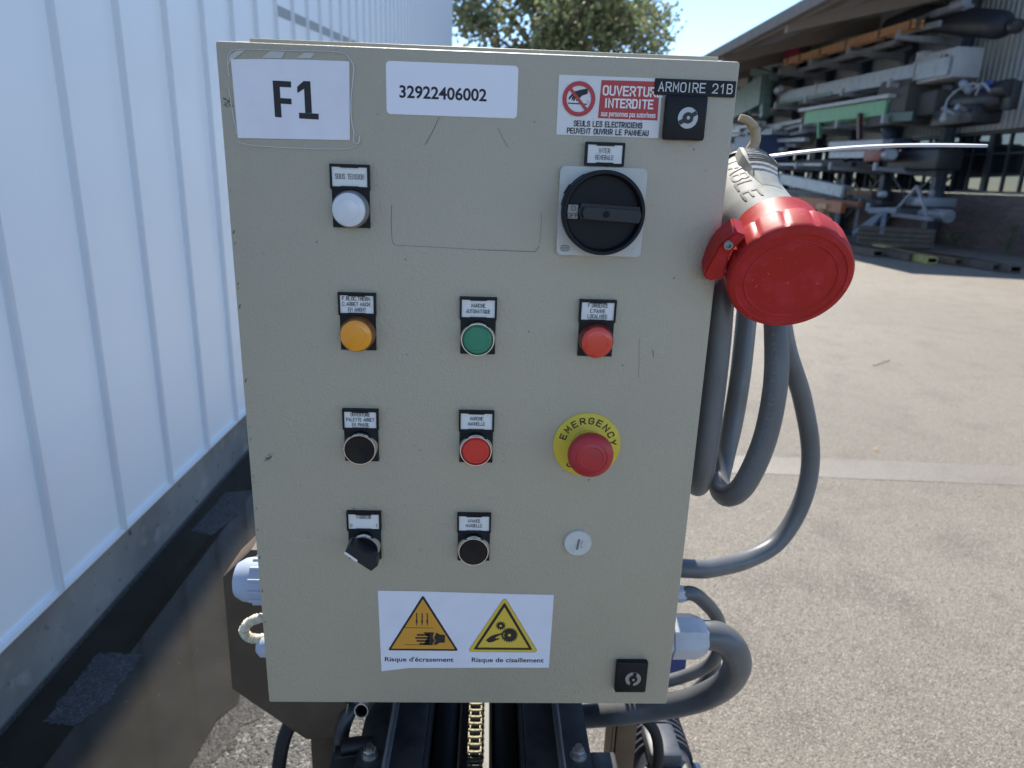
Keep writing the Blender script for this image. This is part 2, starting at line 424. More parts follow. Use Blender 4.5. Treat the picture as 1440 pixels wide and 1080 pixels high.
M['water'] = mat('shallow_puddle_water', (.024, .021, .016), .03, ior=1.33, spec=.5, bump=[(14, .02, .002)],
                 var=[(3, (.036, .032, .025), .4, .7), (90, (.09, .085, .075), .70, .74)])
def brick():
    m = bpy.data.materials.new('dark_brown_brick'); m.use_nodes = True; t = m.node_tree; N = t.nodes; L = t.links
    b = N["Principled BSDF"]; b.inputs["Roughness"].default_value = .85
    tc = N.new("ShaderNodeTexCoord").outputs["Object"]
    mp = N.new("ShaderNodeMapping"); mp.inputs["Rotation"].default_value = (R(90), 0, R(90)); 
    sx = N.new("ShaderNodeSeparateXYZ"); L.new(tc, sx.inputs[0]); cb = N.new("ShaderNodeCombineXYZ")
    L.new(sx.outputs[1], cb.inputs[0]); L.new(sx.outputs[2], cb.inputs[1])
    br = N.new("ShaderNodeTexBrick"); L.new(cb.outputs[0], br.inputs["Vector"])
    br.inputs["Scale"].default_value = 1; br.inputs["Brick Width"].default_value = .22; br.inputs["Row Height"].default_value = .068
    br.inputs["Mortar Size"].default_value = .009
    br.inputs["Color1"].default_value = (.20, .125, .105, 1); br.inputs["Color2"].default_value = (.125, .085, .08, 1); br.inputs["Mortar"].default_value = (.09, .085, .085, 1)
    L.new(br.outputs[0], b.inputs["Base Color"])
    bn = N.new("ShaderNodeBump"); bn.inputs["Distance"].default_value = .01; bn.invert = True
    L.new(br.outputs[1], bn.inputs["Height"]); L.new(bn.outputs[0], b.inputs["Normal"])
    return m
M['brick'] = brick()

# ------------------------------------------------------------------ ground
g = MB().add([(-300, -300, 0), (400, -300, 0), (400, 500, 0), (-300, 500, 0)], [(0, 1, 2, 3)])
struct(g.build('ground', M['asphalt'], smooth=False))
def sheet(name, pts, z, m):
    vs = [(x, y, z) for x, y in pts]
    return struct(MB().add(vs, [tuple(range(len(vs)))]).build(name, m, smooth=False))
rnd = random.Random(3)
def wob(x0, y0, x1, y1, n, a):
    return [(x0+(x1-x0)*i/n+rnd.uniform(-a, a)*(0 < i < n), y0+(y1-y0)*i/n+rnd.uniform(-a, a)*(0 < i < n)) for i in range(n+1)]
sheet('damp_ground', [(-1.06, -.4)]+wob(-.02, -.4, -.10, 1.6, 26, .03)+wob(-.3, 2.4, -.9, 6.0, 12, .03)+[(-1.06, 6.2)], .004, M['asphalt_wet'])
sheet('damp_ground', [(-1.06, -.4)]+[(-.425+.028*math.sin(i*.21+2)+.014*math.sin(i*.67)+rnd.uniform(-.008, .008), -.4+i*.0125) for i in range(225)]+wob(-.58, 2.7, -.93, 5.6, 30, .02)+[(-1.06, 5.8)], .006, M['asphalt_brown'])
sheet('puddle_water', [(-1.045, -.3)]+[(-.50+.022*math.sin(i*.9)+.012*math.sin(i*2.3+1)+rnd.uniform(-.005, .005), -.3+i*.0625) for i in range(41)]+wob(-.62, 2.6, -.95, 5.2, 12, .025)+[(-1.045, 5.4)], .008, M['water'])
sheet('damp_patch', wob(-.965, 1.285, -.835, 1.275, 14, .006)+wob(-.832, 1.27, -.83, 1.08, 20, .008)+wob(-.83, 1.075, -.875, .985, 12, .006)+wob(-.88, .985, -.965, .995, 12, .006)+wob(-.967, 1.0, -.967, 1.28, 24, .006), .0092, M['asphalt_dark'])
sheet('damp_patch', [(-1.0, 2.05), (-.90, 2.02), (-.86, 2.2), (-.88, 2.45), (-.99, 2.42)], .0092, M['asphalt_dark'])
sheet('ground_seam', wob(1.0, 2.80, 9, 2.32, 30, .012)+wob(9, 2.56, 1.0, 3.06, 30, .012), .0015, M['seam'])
lf = MB(); p = at(1232, 632, Z=.01)
lf.add([p+Vector((-.015, 0, 0)), p+Vector((0, -.008, .008)), p+Vector((.018, 0, .004)), p+Vector((0, .01, .010))], [(0, 1, 2, 3)])
lf.add([p+Vector((-.015, 0, -.003)), p+Vector((0, -.008, .004)), p+Vector((.018, 0, .0)), p+Vector((0, .01, .006))], [(3, 2, 1, 0)])
tag(lf.build('dry_leaf', mat('dry_leaf', (.45, .30, .14), .6)), 'small dry yellow leaf lying on the sunlit asphalt', 'leaf')
p = at(1228, 513, Z=.01); q = at(1252, 506, Z=.008)
tag(MB().tube([p, (p+q)/2+Vector((0, .01, .006)), q], .005, 6).build('straw_twig', mat('straw', (.50, .44, .28), .6)), 'short pale straw twig on the sunlit asphalt', 'twig')

# ------------------------------------------------------------------ white building on the left
wb = empty('white_building', (-1.05, 8, 0), 'tall white ribbed metal building along the left on a stained concrete plinth', 'building')
X0 = -1.05
c = MB()
c.box(-14, X0, -6, 22.85, .245, 7.0)
o = c.build('cladding', M['wallwhite'], wb, smooth=False)
rb = MB(); k0 = 1.27-.3745*20
ys = [k0+.3745*i for i in range(80) if k0+.3745*i < 22.8]
for y in ys:
    prof = [(X0, y-.010), (X0+.018, y-.008), (X0+.020, y), (X0+.018, y+.006), (X0, y+.008)]
    n = len(prof)
    vs = [(a, b, .236) for a, b in prof]+[(a, b, 7.0) for a, b in prof]
    rb.add(vs, [(i, i+1, n+i+1, n+i) for i in range(n-1)]+[tuple(range(n))[::-1]])
rb.build('standing_seams', M['seamshade'], wb, angle=60)["kind"] = "stuff"
fl = MB(); fl.box(X0-.03, X0+.012, -6, 22.85, .228, .2445); fl.box(X0-.1, X0+.03, -6, 22.9, 6.98, 7.12)
fl.build('flashing', M['wallwhite'], wb, smooth=False)
MB().box(-14, X0-.018, -6, 22.85, -.2, .2275).build('plinth', M['concrete'], wb, smooth=False)
sg = MB()
sl = lambda y: 2.355+(y-4.1)*.092
for a, b in zip(ys[:-1], ys[1:]):
    if 3.7 < a < 6.6:
        sg.add([(X0+.004, a+.03, sl(a+.03)-.028), (X0+.004, b-.03, sl(b-.03)-.028), (X0+.004, b-.03, sl(b-.03)+.028), (X0+.004, a+.03, sl(a+.03)+.028),
                (X0-.01, a+.03, sl(a+.03)-.028), (X0-.01, b-.03, sl(b-.03)-.028), (X0-.01, b-.03, sl(b-.03)+.028), (X0-.01, a+.03, sl(a+.03)+.028)],
               [(0, 1, 2, 3), (0, 4, 5, 1), (3, 2, 6, 7), (1, 5, 6, 2), (4, 0, 3, 7)])
sg.build('trim_strip', M['strip_grey'], wb, smooth=False)

# ------------------------------------------------------------------ tree behind
def tree(name, base, h, spread, nleaf, seed, label, hole=.3):
    r = random.Random(seed); t = empty(name, base, label, 'tree')
    b = Vector(base); tr = MB(); tips = []
    def limb(p, d, L, rad, lev):
        pts = [p]
        for i in range(4):
            d = (d+Vector((r.uniform(-.22, .22), r.uniform(-.22, .22), r.uniform(-.05, .18)))).normalized()
            pts.append(pts[-1]+d*L/4)
        tr.tube(pts, rad, 7, sub=2, rad=lambda u: rad*(1-.6*u))
        if lev >= 1: tips.extend(pts[2:])
        if lev < 3:
            for i in range(4 if lev else 7):
                q = pts[r.randint(1, 4)] if lev else pts[r.randint(2, 4)]
                a = r.uniform(0, 6.283)
                limb(q, (d*.5+Vector((math.cos(a)*spread, math.sin(a)*spread, r.uniform(.05, .75)))).normalized(), L*r.uniform(.5, .72), rad*.45, lev+1)
    limb(b-Vector((0, 0, .3)), Vector((0, 0, 1)), h*.5, h*.024, 0)
    tr.build('trunk', M['bark'], t)
    cr = MB()
    for i in range(nleaf):
        c0 = r.choice(tips)
        p = c0+Vector((r.gauss(0, .55), r.gauss(0, .55), r.gauss(0, .45)))
        n = Vector((r.gauss(0, 1), r.gauss(0, 1), r.gauss(0, 1))).normalized(); u = n.orthogonal().normalized(); v = n.cross(u)
        s = r.uniform(.10, .22)
        cr.add([p-u*s, p-v*s*.6, p+u*s, p+v*s*.6], [(0, 1, 2, 3)], r.choice((0, 0, 1, 1, 2)))
    cr.build('crown', [M['leafa'], M['leafb'], M['leafc']], t, smooth=False)
    return t
tree('broadleaf_tree', (2.7, 43, 0), 18.5, 1.0, 20000, 11, 'large open olive brown tree seen above the cabinet top')

# ------------------------------------------------------------------ industrial shed on the right
XF = 13.1
sh = empty('industrial_shed', (XF, 25, 0), 'dark open sided storage shed with sloping roof and ribbed siding', 'building')
MB().box(XF, XF+.35, 4, 48, -.2, 1.42).build('brick_wall', M['brick'], sh, smooth=False)
MB().box(XF-.05, XF+.3, 4, 48, 1.425, 1.50).build('window_sill', M['frame_dark'], sh, smooth=False)
sd_ = MB(); vs = []; fs = []
y = 4.0; i = 0
while y < 48:
    for (dy, dx) in ((0, 0), (.07, 0), (.10, -.035), (.16, -.035), (.19, 0)):
        vs += [(XF+dx, y+dy, 3.0), (XF+dx, y+dy, 7.6)]
    y += .2
n = len(vs)//2
sd_.add(vs, [(2*i, 2*i+1, 2*i+3, 2*i+2) for i in range(n-1)])
sd_.box(XF+.06, XF+.3, 4, 48, 3.0, 7.6)
sd_.build('siding', M['siding'], sh, smooth=False)
MB().box(XF-.07, XF+.3, 4, 48, 2.90, 2.997).build('window_lintel', M['frame_dark'], sh, smooth=False)
yy = 4.0
while yy < 46:
    f = MB()
    y1 = yy+2.0
    f.box(XF, XF+.12, yy, yy+.16, 1.50, 2.90)
    for q in (.62, 1.25): f.box(XF+.02, XF+.10, yy+.16+q-.03, yy+.16+q+.03, 1.5, 2.9)
    f.box(XF+.03, XF+.09, yy+.16, y1, 2.40, 2.45)
    fo = f.build('window', M['frame_dark'], sh, smooth=False)
    MB().add([(XF+.06, yy+.16, 1.5), (XF+.06, y1, 1.5), (XF+.06, y1, 2.9), (XF+.06, yy+.16, 2.9)], [(0, 3, 2, 1)]).build('pane', M['glass'], fo, smooth=False)
    yy = y1
YR0, YR1, XE, ZE, SLP = 16.75, 47.5, 7.75, 5.72, .27
zr = lambda x: ZE+(x-XE)*SLP
rf = MB(); vs = []; fs = []
yv = YR0; 
while yv < YR1:
    for (dy, dz) in ((0, 0), (.16, 0), (.2, .045), (.30, .045), (.34, 0)):
        vs += [(XE, yv+dy, zr(XE)+dz), (15, yv+dy, zr(15)+dz)]
    yv += .38
n = len(vs)//2
rf.add(vs, [(2*i, 2*i+1, 2*i+3, 2*i+2) for i in range(n-1)])
rf.add([(XE, YR0, zr(XE)+.07), (15, YR0, zr(15)+.07), (15, YR1, zr(15)+.07), (XE, YR1, zr(XE)+.07)], [(0, 1, 2, 3)])
rf.build('roof', M['roof'], sh, smooth=False)
MB().box(XE-.04, XE+.16, YR0, YR1, ZE-.20, ZE+.10).build('eave_board', M['roofwood'], sh, smooth=False)
for x in (9.2, 10.6, 12.0):
    MB().box(x-.06, x+.06, YR0+.05, YR1, zr(x)-.09, zr(x)-.01).build('purlin', M['roofsteel'], sh, smooth=False)
for k in range(6):
    yb = 19.5+5.3*k
    b = MB(); b.add([(XE+.17, yb-.07, zr(XE)-.38), (XF, yb-.07, zr(XF)-.62), (XF, yb-.07, zr(XF)-.17), (XE+.17, yb-.07, zr(XE)-.14),
                     (XE+.17, yb+.07, zr(XE)-.38), (XF, yb+.07, zr(XF)-.62), (XF, yb+.07, zr(XF)-.17), (XE+.17, yb+.07, zr(XE)-.14)],
                    [(0, 1, 2, 3), (7, 6, 5, 4), (0, 4, 5, 1), (3, 2, 6, 7), (0, 3, 7, 4), (1, 5, 6, 2)])
    b.build('rafter', M['roofsteel'], sh, smooth=False)

# cantilever racks
ROWS = [19.55, 22.25, 24.85, 27.5, 30.2, 33.0, 36.0]
LV = [.95, 2.05, 3.30, 4.22, 5.40]
rk = empty('cantilever_rack', (12.8, 24, 0), 'tall blue grey cantilever rack with pale arms full of stored conveyors', 'rack')
for k, yb in enumerate(ROWS):
    q = MB(); q.box(12.70, 12.76, yb-.11, yb+.11, 0, 6.55); q.box(12.98, 13.02, yb-.11, yb+.11, 0, 6.55); q.box(12.76, 12.98, yb-.012, yb+.012, 0, 6.55)
    q.build('column', M['rackcol'], rk, smooth=False)
    MB().box(11.2, 12.69, yb-.09, yb+.09, .0, .16).build('foot', M['rackcol'], rk, smooth=False)
    for z in LV:
        z += .05*k
        a = MB(); a.add([(11.0, yb-.07, z-.10), (12.69, yb-.07, z-.22), (12.69, yb-.07, z), (11.0, yb-.07, z),
                         (11.0, yb+.07, z-.10), (12.69, yb+.07, z-.22), (12.69, yb+.07, z), (11.0, yb+.07, z)],
                        [(0, 1, 2, 3), (7, 6, 5, 4), (0, 4, 5, 1), (3, 2, 6, 7), (0, 3, 7, 4), (1, 5, 6, 2)])
        a.box(10.93, 10.997, yb-.07, yb+.07, z-.10, z+.12)
        a.build('arm', M['rackarm'], rk, smooth=False)
for k in range(len(ROWS)-1):
    ya, yb = ROWS[k]+.13, ROWS[k+1]-.13
    MB().bar((12.85, ya, .4), (12.85, yb, 2.0), .05, .05).bar((12.91, ya, 2.0), (12.91, yb, .4), .05, .05).build('brace', M['rackcol'], rk, smooth=False)

# stored things ------------------------------------------------------
def stored(name, label, cat, loc): return empty(name, loc, label, cat)
# long orange beam
a = at(1103, 88, X=11.2); b = at(1286, 33, X=11.2)
t = stored('orange_conveyor_frame', 'long orange beam frame resting on the topmost rack arms', 'conveyor frame', a)
dz = Vector((0, 0, .07))
for dx in (0, .22):
    f = MB(); q = Vector((dx, 0, 0)); f.bar(a+dz+q, b+dz+q, .07, .07); f.bar(a-dz+q, b-dz+q, .07, .07); f.bar(a+q, b+q, .03, .08); f.build('rail', M['orange'], t, smooth=False)
for u in (.04, .17, .36, .57, .80, .985):
    p = a.lerp(b, u); MB().box(p.x-.042, p.x+.26, p.y-.05, p.y+.05, p.z-.112, p.z+.13).build('cross_member', M['timber_b'], t, smooth=False)
p = at(1112, 70, X=11.8)
o = MB().box(p.x-.03, p.x+.03, p.y-.9, p.y+.6, p.z-.45, p.z+.45, bev=.01)
tag(o.build('crimson_panel', M['crimson'], smooth=False), 'crimson sheet panel standing behind the far end of the orange beam', 'panel')
# tarpaulin wrapped roller unit top right
t = stored('wrapped_conveyor', 'dark wrapped conveyor jutting out from the top rack level', 'conveyor', (11.9, 17.5, 5.6))
pa, pb = at(1300, 26, X=12.1), at(1420, 36, X=12.1)
f = MB().tube([pa+Vector((0, 1.6, .0)), pa, pa.lerp(pb, .5), pa.lerp(pb, .85), pb], .4, 14, sub=4, rad=lambda u: .36*(1-.15*u) if u < .85 else .36*(1-.15*u)-(u-.85)*1.1)
f.build('wrapped_body', M['darkwrap'], t)
d = (pb-pa).normalized()
MB().lathe([(.07, -.1), (.07, .12), (.16, .13), (.16, .3), (.05, .34)], pb, d, 12).build('roller_end', M['machdark'], t)
f = MB()
p = at(1330, 14, X=11.7)
f.box(p.x-.1, p.x+.4, p.y-.5, p.y+.5, p.z-.10, p.z+.05); f.lathe([(.13, 0), (.13, .5)], p+Vector((0, -.8, .03)), (0, 1, 0), 12); f.bar(p+Vector((-.2, 2.0, -.25)), p+Vector((-.2, -.2, -.35)), .08, .14); f.bar(p+Vector((.1, 2.4, .0)), p+Vector((.1, .4, .08)), .10, .10)
f.build('motor_unit', M['galv'], t)
# long galvanised trough on level 4
a = at(1098, 138, X=11.3); b = at(1335, 92, X=11.3)
t = stored('long_trough_conveyor', 'long grey blue trough conveyor on the fourth rack level', 'conveyor', a)
f = MB(); f.bar(a, b, .06, .42); f.build('side_panel', M['galv'], t, smooth=False)
f = MB(); f.bar(a+Vector((.75, 0, 0)), b+Vector((.75, 0, 0)), .06, .42); f.build('side_panel', M['galv'], t, smooth=False)
f = MB(); f.bar(a+Vector((.375, 0, .08)), b+Vector((.375, 0, .08)), .68, .05); f.build('belt', M['belt'], t, smooth=False)
m_ = a.lerp(b, .42)
f = MB(); f.bar(a+Vector((-.04, -.02, -.17)), m_+Vector((-.04, 0, -.17)), .03, .12); f.build('green_rail', M['greenmach'], t, smooth=False)
f = MB()
for u in (.3, .86):
    p = a.lerp(b, u); f.box(p.x-.05, p.x-.031, p.y-.05, p.y+.05, p.z-.23, p.z+.25)
f.build('stiffener', M['rackarm'], t, smooth=False)
# control box + motor on level 4
p = at(1334, 95, X=11.7)
t = stored('machine_control_box', 'off white machine housing with round dark port on the fourth rack level', 'machine', p)
f = MB(); f.box(p.x-.35, p.x+.35, p.y-.75, p.y+.75, p.z-.32, p.z+.36, bev=.02); f.box(p.x-.3, p.x+.3, p.y+.76, p.y+1.05, p.z-.32, p.z+.5, bev=.02); f.build('housing', M['machwhite'], t)
f = MB(); f.box(p.x-.37, p.x-.352, p.y-.05, p.y+.65, p.z-.15, p.z+.28, bev=.006); f.build('cover_plate', M['machwhite'], t)
MB().lathe([(.08, 0), (.08, .03), (.05, .032)], (p.x-.345, p.y-.42, p.z+.15), (-1, 0, 0), 16).build('port', M['black'], t)
MB().tube([(p.x-.345, p.y-.2, p.z+.3), (p.x-.37, p.y-.2, p.z), (p.x-.345, p.y-.22, p.z-.3)], .012, 6).build('wire', M['black'], t)
p = at(1291, 92, X=11.6)
f = MB(); f.lathe([(.10, -.3), (.22, -.28), (.24, -.1), (.24, .15), (.16, .3), (.1, .32)], p, (.1, 0, 1), 16); f.box(p.x-.2, p.x+.2, p.y-.25, p.y+.25, p.z-.42, p.z-.2)
tag(f.build('drive_motor', M['machdark']), 'dark round drive motor beside the off white machine housing', 'motor')
# green conveyor, level 3
a = at(1133, 166, X=11.15); b = at(1247, 151, X=11.15)
t = stored('green_conveyor', 'light green conveyor with pale top and dark hopper on the third rack level', 'conveyor', a)
f = MB().bar(a, b, .08, .40).bar(a+Vector((.7, 0, 0)), b+Vector((.7, 0, 0)), .08, .4); f.build('frame', M['greenlt'], t, smooth=False)
f = MB().bar(a+Vector((.3, .3, .27)), b+Vector((.3, -.3, .27)), .95, .10); f.build('top_sheet', M['galvw'], t, smooth=False)
c0 = at(1243, 146, X=11.15); c1 = at(1276, 118, X=11.5)
f = MB().bar(c0+Vector((.2, 0, .05)), c1+Vector((.2, 0, .1)), .5, .1); f.build('incline_sheet', M['galvw'], t, smooth=False)
e0 = at(1268, 147, X=11.6)
f = MB(); f.add([e0+Vector(v) for v in ((-.4, 1.1, -.55), (-.4, -.9, -.55), (-.4, -.9, .55), (-.4, .5, .62), (.5, 1.1, -.55), (.5, -.9, -.55), (.5, -.9, .55), (.5, .5, .62))],
                [(0, 1, 2, 3), (7, 6, 5, 4), (0, 4, 5, 1), (3, 2, 6, 7), (0, 3, 7, 4), (1, 5, 6, 2)]); f.build('hopper', M['belt'], t, smooth=False)
f = MB().bar(at(1247, 166, X=11.1), at(1284, 163, X=11.1), .05, .22); f.build('lower_rail', M['greendk'], t, smooth=False)
f = MB().bar(at(1152, 172, X=11.15), at(1152, 194, X=11.15), .10, .10); f.build('leg', M['greenlt'], t, smooth=False)
f = MB().bar(at(1209, 160, X=11.05), at(1209, 196, X=11.05), .12, .12); f.build('leg', M['maroon'], t, smooth=False, label='maroon support leg')
# gearbox machine right end level 3
p = at(1318, 143, X=11.8)
t = stored('green_gearbox_machine', 'dark green drive unit with cables hanging over the rack end', 'machine', p)
f = MB().box(p.x-.3, p.x+.4, p.y-.4, p.y+2.2, p.z-.35, p.z+.25, bev=.04); f.build('body', M['belt'], t)
q = at(1385, 143, X=11.9)
f = MB().lathe([(.16, -.2), (.28, 0), (.28, 1.3), (.22, 1.5)], q+Vector((0, -.5, .0)), (0, 1, .05), 16).box(q.x-.45, q.x+.3, q.y-.3, q.y+1.3, q.z-.5, q.z-.1, bev=.05).lathe([(.2, 0), (.2, .5)], q+Vector((-.1, -.95, .2)), (0, 1, 0), 12); f.build('gearbox', M['machdark'], t)
MB().lathe([(.05, 0), (.09, .05), (.09, .35), (.05, .4)], at(1366, 131, X=11.6), (-.3, .4, .5), 12).build('fitting', M['galv'], t)
MB().lathe([(.06, 0), (.06, .6)], at(1345, 160, X=11.5), (0, 1, .3), 10).build('fitting', M['galv'], t)
MB().lathe([(.05, 0), (.07, .05), (.07, .3)], at(1358, 155, X=11.4), (-1, -.3, .2), 10).build('fitting', M['galv'], t)
f = MB().tube([at(1345, 128, X=11.3), at(1332, 142, X=11.2), at(1327, 168, X=11.2)], .03, 8).tube([at(1340, 130, X=11.3), at(1365, 118, X=11.3), at(1376, 122, X=11.3), at(1372, 134, X=11.3)], .025, 8).tube([at(1370, 125, X=11.3), at(1382, 117, X=11.3), at(1392, 128, X=11.3)], .03, 8); f.build('cable', M['rackarm'], t)
f = MB().lathe([(.06, 0), (.09, .05), (.05, .22)], at(1326, 172, X=11.2), (0, 0, 1), 10); f.build('cable_plug', M['machwhite'], t)
f = MB().lathe([(.08, 0), (.08, .25), (.05, .3)], at(1384, 122, X=11.6), (-.2, -1, .2), 12); f.build('blue_cap', M['bluepaint'], t)
f = MB().box(q.x-.1, q.x+.12, q.y-1.0, q.y-.7, q.z-.25, q.z+.35, bev=.02); f.build('bracket', M['machdark'], t)
# level 2
a = at(1170, 206, X=11.3); b = at(1247, 203, X=11.3)
tag(MB().bar(a, b, .25, .22, bev=.02).build('pale_metal_bar', M['galvw']), 'pale metal bar lying on the second rack level left of the red box', 'bar')
p = at(1236, 216, X=11.4)
t = stored('red_gear_unit', 'dull red gear unit with grey motor on the second rack level', 'machine', p)
MB().box(p.x-.2, p.x+.3, p.y-.45, p.y+.45, p.z-.22, p.z+.22, bev=.03).build('gearbox', M['redbox'], t)
f = MB().lathe([(.10, 0), (.16, .04), (.17, .3), (.17, .55), (.12, .6)], p+Vector((-.05, -.5, -.06)), (-.25, -1, 0), 16); f.build('motor', M['galv'], t)
a = at(1172, 218, X=11.5); b = at(1222, 217, X=11.5)
f = MB()
for i in range(16):
    p = a.lerp(b, i/15); f.lathe([(.06, 0), (.06, .8)], p-Vector((.1, 0, 0)), (1, 0, 0), 8)
f.bar(a+Vector((-.13, 0, 0)), b+Vector((-.13, 0, 0)), .04, .2)
tag(f.build('roller_bed', M['galv']), 'grey roller bed on the second rack level under the pale bar', 'conveyor')
p = at(1262, 200, X=12.0)
f = MB().box(p.x-.3, p.x+.3, p.y-.3, p.y+1.4, p.z-.2, p.z+.1, bev=.05).lathe([(.12, 0), (.18, .1), (.18, .5)], p+Vector((-.1, .2, .1)), (-.1, .6, .8), 12)
tag(f.build('blue_valve_unit', M['bluepaint2']), 'dark blue valve unit behind the red gear unit', 'machine')
p = at(1310, 226, X=12.1)
f = MB().box(p.x-.35, p.x+.35, p.y-.8, p.y+1.6, p.z-.25, p.z+.28, bev=.06).box(p.x-.2, p.x+.2, p.y-.3, p.y+.8, p.z+.29, p.z+.45, bev=.03)
tag(f.build('dark_machine_base', M['machdark']), 'dark machine base at the near end of the second rack level', 'machine')
# long straight profiles lying along the arms, many alike
r = random.Random(21)
pcols = [('rackcol', 'dark blue grey'), ('galv', 'dull zinc grey'), ('belt', 'dark grey'), ('machdark', 'nearly black'), ('rackarm', 'light grey')]
for lv, xs in ((5.40, (11.75, 12.0, 12.25, 12.5)), (4.22, (12.15, 12.35, 12.55)), (3.30, (12.0, 12.2, 12.4, 12.6)), (2.05, (11.1, 11.85, 12.1, 12.35, 12.55)), (.95, (11.15, 11.4, 11.7, 12.0, 12.3, 12.55))):
    lvn = {5.40: 'topmost', 4.22: 'fourth', 3.30: 'third', 2.05: 'second', .95: 'lowest'}[lv]
    for k, x in enumerate(xs):
        mk, cn = pcols[(k+int(lv*3)) % 5]; y0 = r.uniform(20.5, 23.5); y1 = r.uniform(29, 36); h = r.choice((.08, .10, .14)); wv = r.choice((.08, .12, .16))
        zz = lambda yy_: lv+.05*(yy_-19.5)/2.75+.012
        f = MB(); f.bar((x, y0, zz(y0)+h/2), (x, y1, zz(y1)+h/2), wv, h)
        if k % 2: f.bar((x, y0+.6, zz(y0+.6)+h+.045), (x+.02, y1-1, zz(y1-1)+h+.045), wv*.8, .08)
        f.build('long_profile', M[mk], smooth=False)
        o = bpy.context.scene.collection.objects[-1]
        tag(o, cn+' long straight metal profile lying along the '+lvn+' rack level', 'metal profile', cn+' profiles on the '+lvn+' rack level')
# far left stacks
a = at(1036, 150, X=11.0); b = at(1078, 126, X=11.0)
t = stored('grey_green_frame', 'large grey green machine frame on the far part of the rack', 'machine frame', a)
f = MB().bar(a, b, .5, 1.1).build('panel', M['greenmach'], t, smooth=False)
f = MB().bar(at(1078, 112, X=11), at(1075, 165, X=11), .3, .3).bar(at(1060, 100, X=11.2), at(1090, 108, X=11.2), .3, .3); f.build('post', M['greenmach'], t, smooth=False)
f = MB().lathe([(.10, 0), (.16, .1), (.16, .6), (.1, .8)], at(1093, 128, X=11.2), (-.2, -1, 0), 14); f.build('drive', M['galv'], t)
for i, (px, py, s, mk, nm, lb) in enumerate([(1052, 184, .55, 'galv', 'machine_part', 'grey machine part on the far rack just right of the hook tip'),
                                 (1085, 178, .45, 'galv', 'roller_drum', 'pale roller drum at the far end of the green conveyor'),
                                 (1118, 176, .5, 'rackarm', 'grey_bracket_stack', 'stack of grey brackets left of the light green frame'),
                                 (1105, 207, .5, 'galvw', 'sheet_stack', 'pale sheet metal offcuts behind the thin white strip')]):
    p = at(px, py, X=11.5); f = MB(); r = random.Random(i)
    for k in range(7):
        q = p+Vector((r.uniform(-.3, .3), r.uniform(-2.2, 1.2), r.uniform(-.3, .25)))
        if k % 2: f.lathe([(s*.12, 0), (s*.12, r.uniform(1.4, 3))], q, (r.uniform(-.1, .1), 1, r.uniform(-.05, .05)), 10)
        else: f.bar(q, q+Vector((r.uniform(-.2, .2), r.uniform(1.5, 3.4), r.uniform(-.05, .1))), s*.4, s*.26, bev=.01)
    tag(f.build(nm, M[mk]), lb, 'machine part')
p = at(1068, 208, X=11.0)
f = MB().add([p+Vector(v) for v in ((-.5, 1.8, -.5), (-.5, -1.6, -.5), (-.5, -.9, .45), (-.5, 1.6, .45), (.6, 1.8, -.5), (.6, -1.6, -.5), (.6, -.9, .45), (.6, 1.6, .45))],
             [(0, 1, 2, 3), (7, 6, 5, 4), (0, 4, 5, 1), (3, 2, 6, 7), (0, 3, 7, 4), (1, 5, 6, 2)])
tag(f.build('blue_hopper', M['bluepaint2'], smooth=False), 'slate blue hopper standing behind the plug and hook', 'hopper')
# lower level: pipe on trestle, orange beam, struts
a = at(1100, 251, X=11.1); b = at(1192, 270, X=11.1)
t = stored('grey_pipe_conveyor', 'long pale grey tube section on legs behind the plug', 'conveyor', a)
MB().bar(a, b, .3, .24, bev=.05).build('tube', M['galv'], t)
MB().bar(b+Vector((.02, -.02, .0)), at(1230, 272, X=11.25), .22, .16).build('extension', M['timber_b'], t, smooth=False)
MB().lathe([(.06, 0), (.09, .05), (.09, .3), (.05, .35)], at(1236, 273, X=11.3), (0, -1, 0), 12).build('end_roller', M['galvw'], t)
for px, x in ((1138, 11.15), (1160, 11.15), (1184, 11.1), (1210, 11.2)):
    q = at(px, 275, X=x); MB().bar(q, (q.x+.05, q.y+.1, .02), .09, .09).build('leg', M['rackarm'], t, smooth=False)
a = at(1105, 281, X=10.6); b = at(1186, 292, X=10.6)
f = MB().bar(a, b, .14, .32).bar(a+Vector((.5, 0, .1)), b+Vector((.5, 0, .1)), .14, .14)
tag(f.build('orange_rack_beam', M['orange2'], smooth=False), 'orange steel beam low behind the red plug', 'beam')
p = at(1158, 290, X=9.9)
f = MB()
for dx, dy in ((-.35, -.5), (.35, -.4), (-.3, .6), (.3, .6)): f.bar(p, (p.x+dx, p.y+dy, 0), .10, .10)
f.bar(p+Vector((0, -.3, 0)), p+Vector((0, .3, 0)), .14, .14)
tag(f.build('wooden_trestle', M['orange'], smooth=False), 'orange brown splayed trestle just right of the red plug', 'trestle')
p = at(1244, 297, X=10.9)
f = MB()
for u, v in ((1200, 328), (1222, 322), (1240, 326)):
    q = at(u, v, X=10.4); f.bar(p, (q.x, q.y, max(q.z, .02)), .11, .11)
f.bar(p+Vector((-.25, .3, 0)), p+Vector((.25, -.2, .05)), .3, .14)
tag(f.build('blue_grey_strut_frame', M['galv'], smooth=False), 'pale blue grey splayed strut frame leaning on the ground by the rack', 'frame')
p0 = at(1290, 262, X=11.6)
f = MB().bar(p0+Vector((0, .9, -.75)), p0, .07, .07).bar(p0, p0+Vector((0, -.7, -.75)), .07, .07).bar(p0+Vector((0, .9, -.78)), p0+Vector((0, -.9, -.80)), .12, .1)
tag(f.build('triangular_support', M['rackarm'], smooth=False), 'grey triangular support frame on the lowest rack level', 'frame')
p = at(1312, 284, X=12.1)
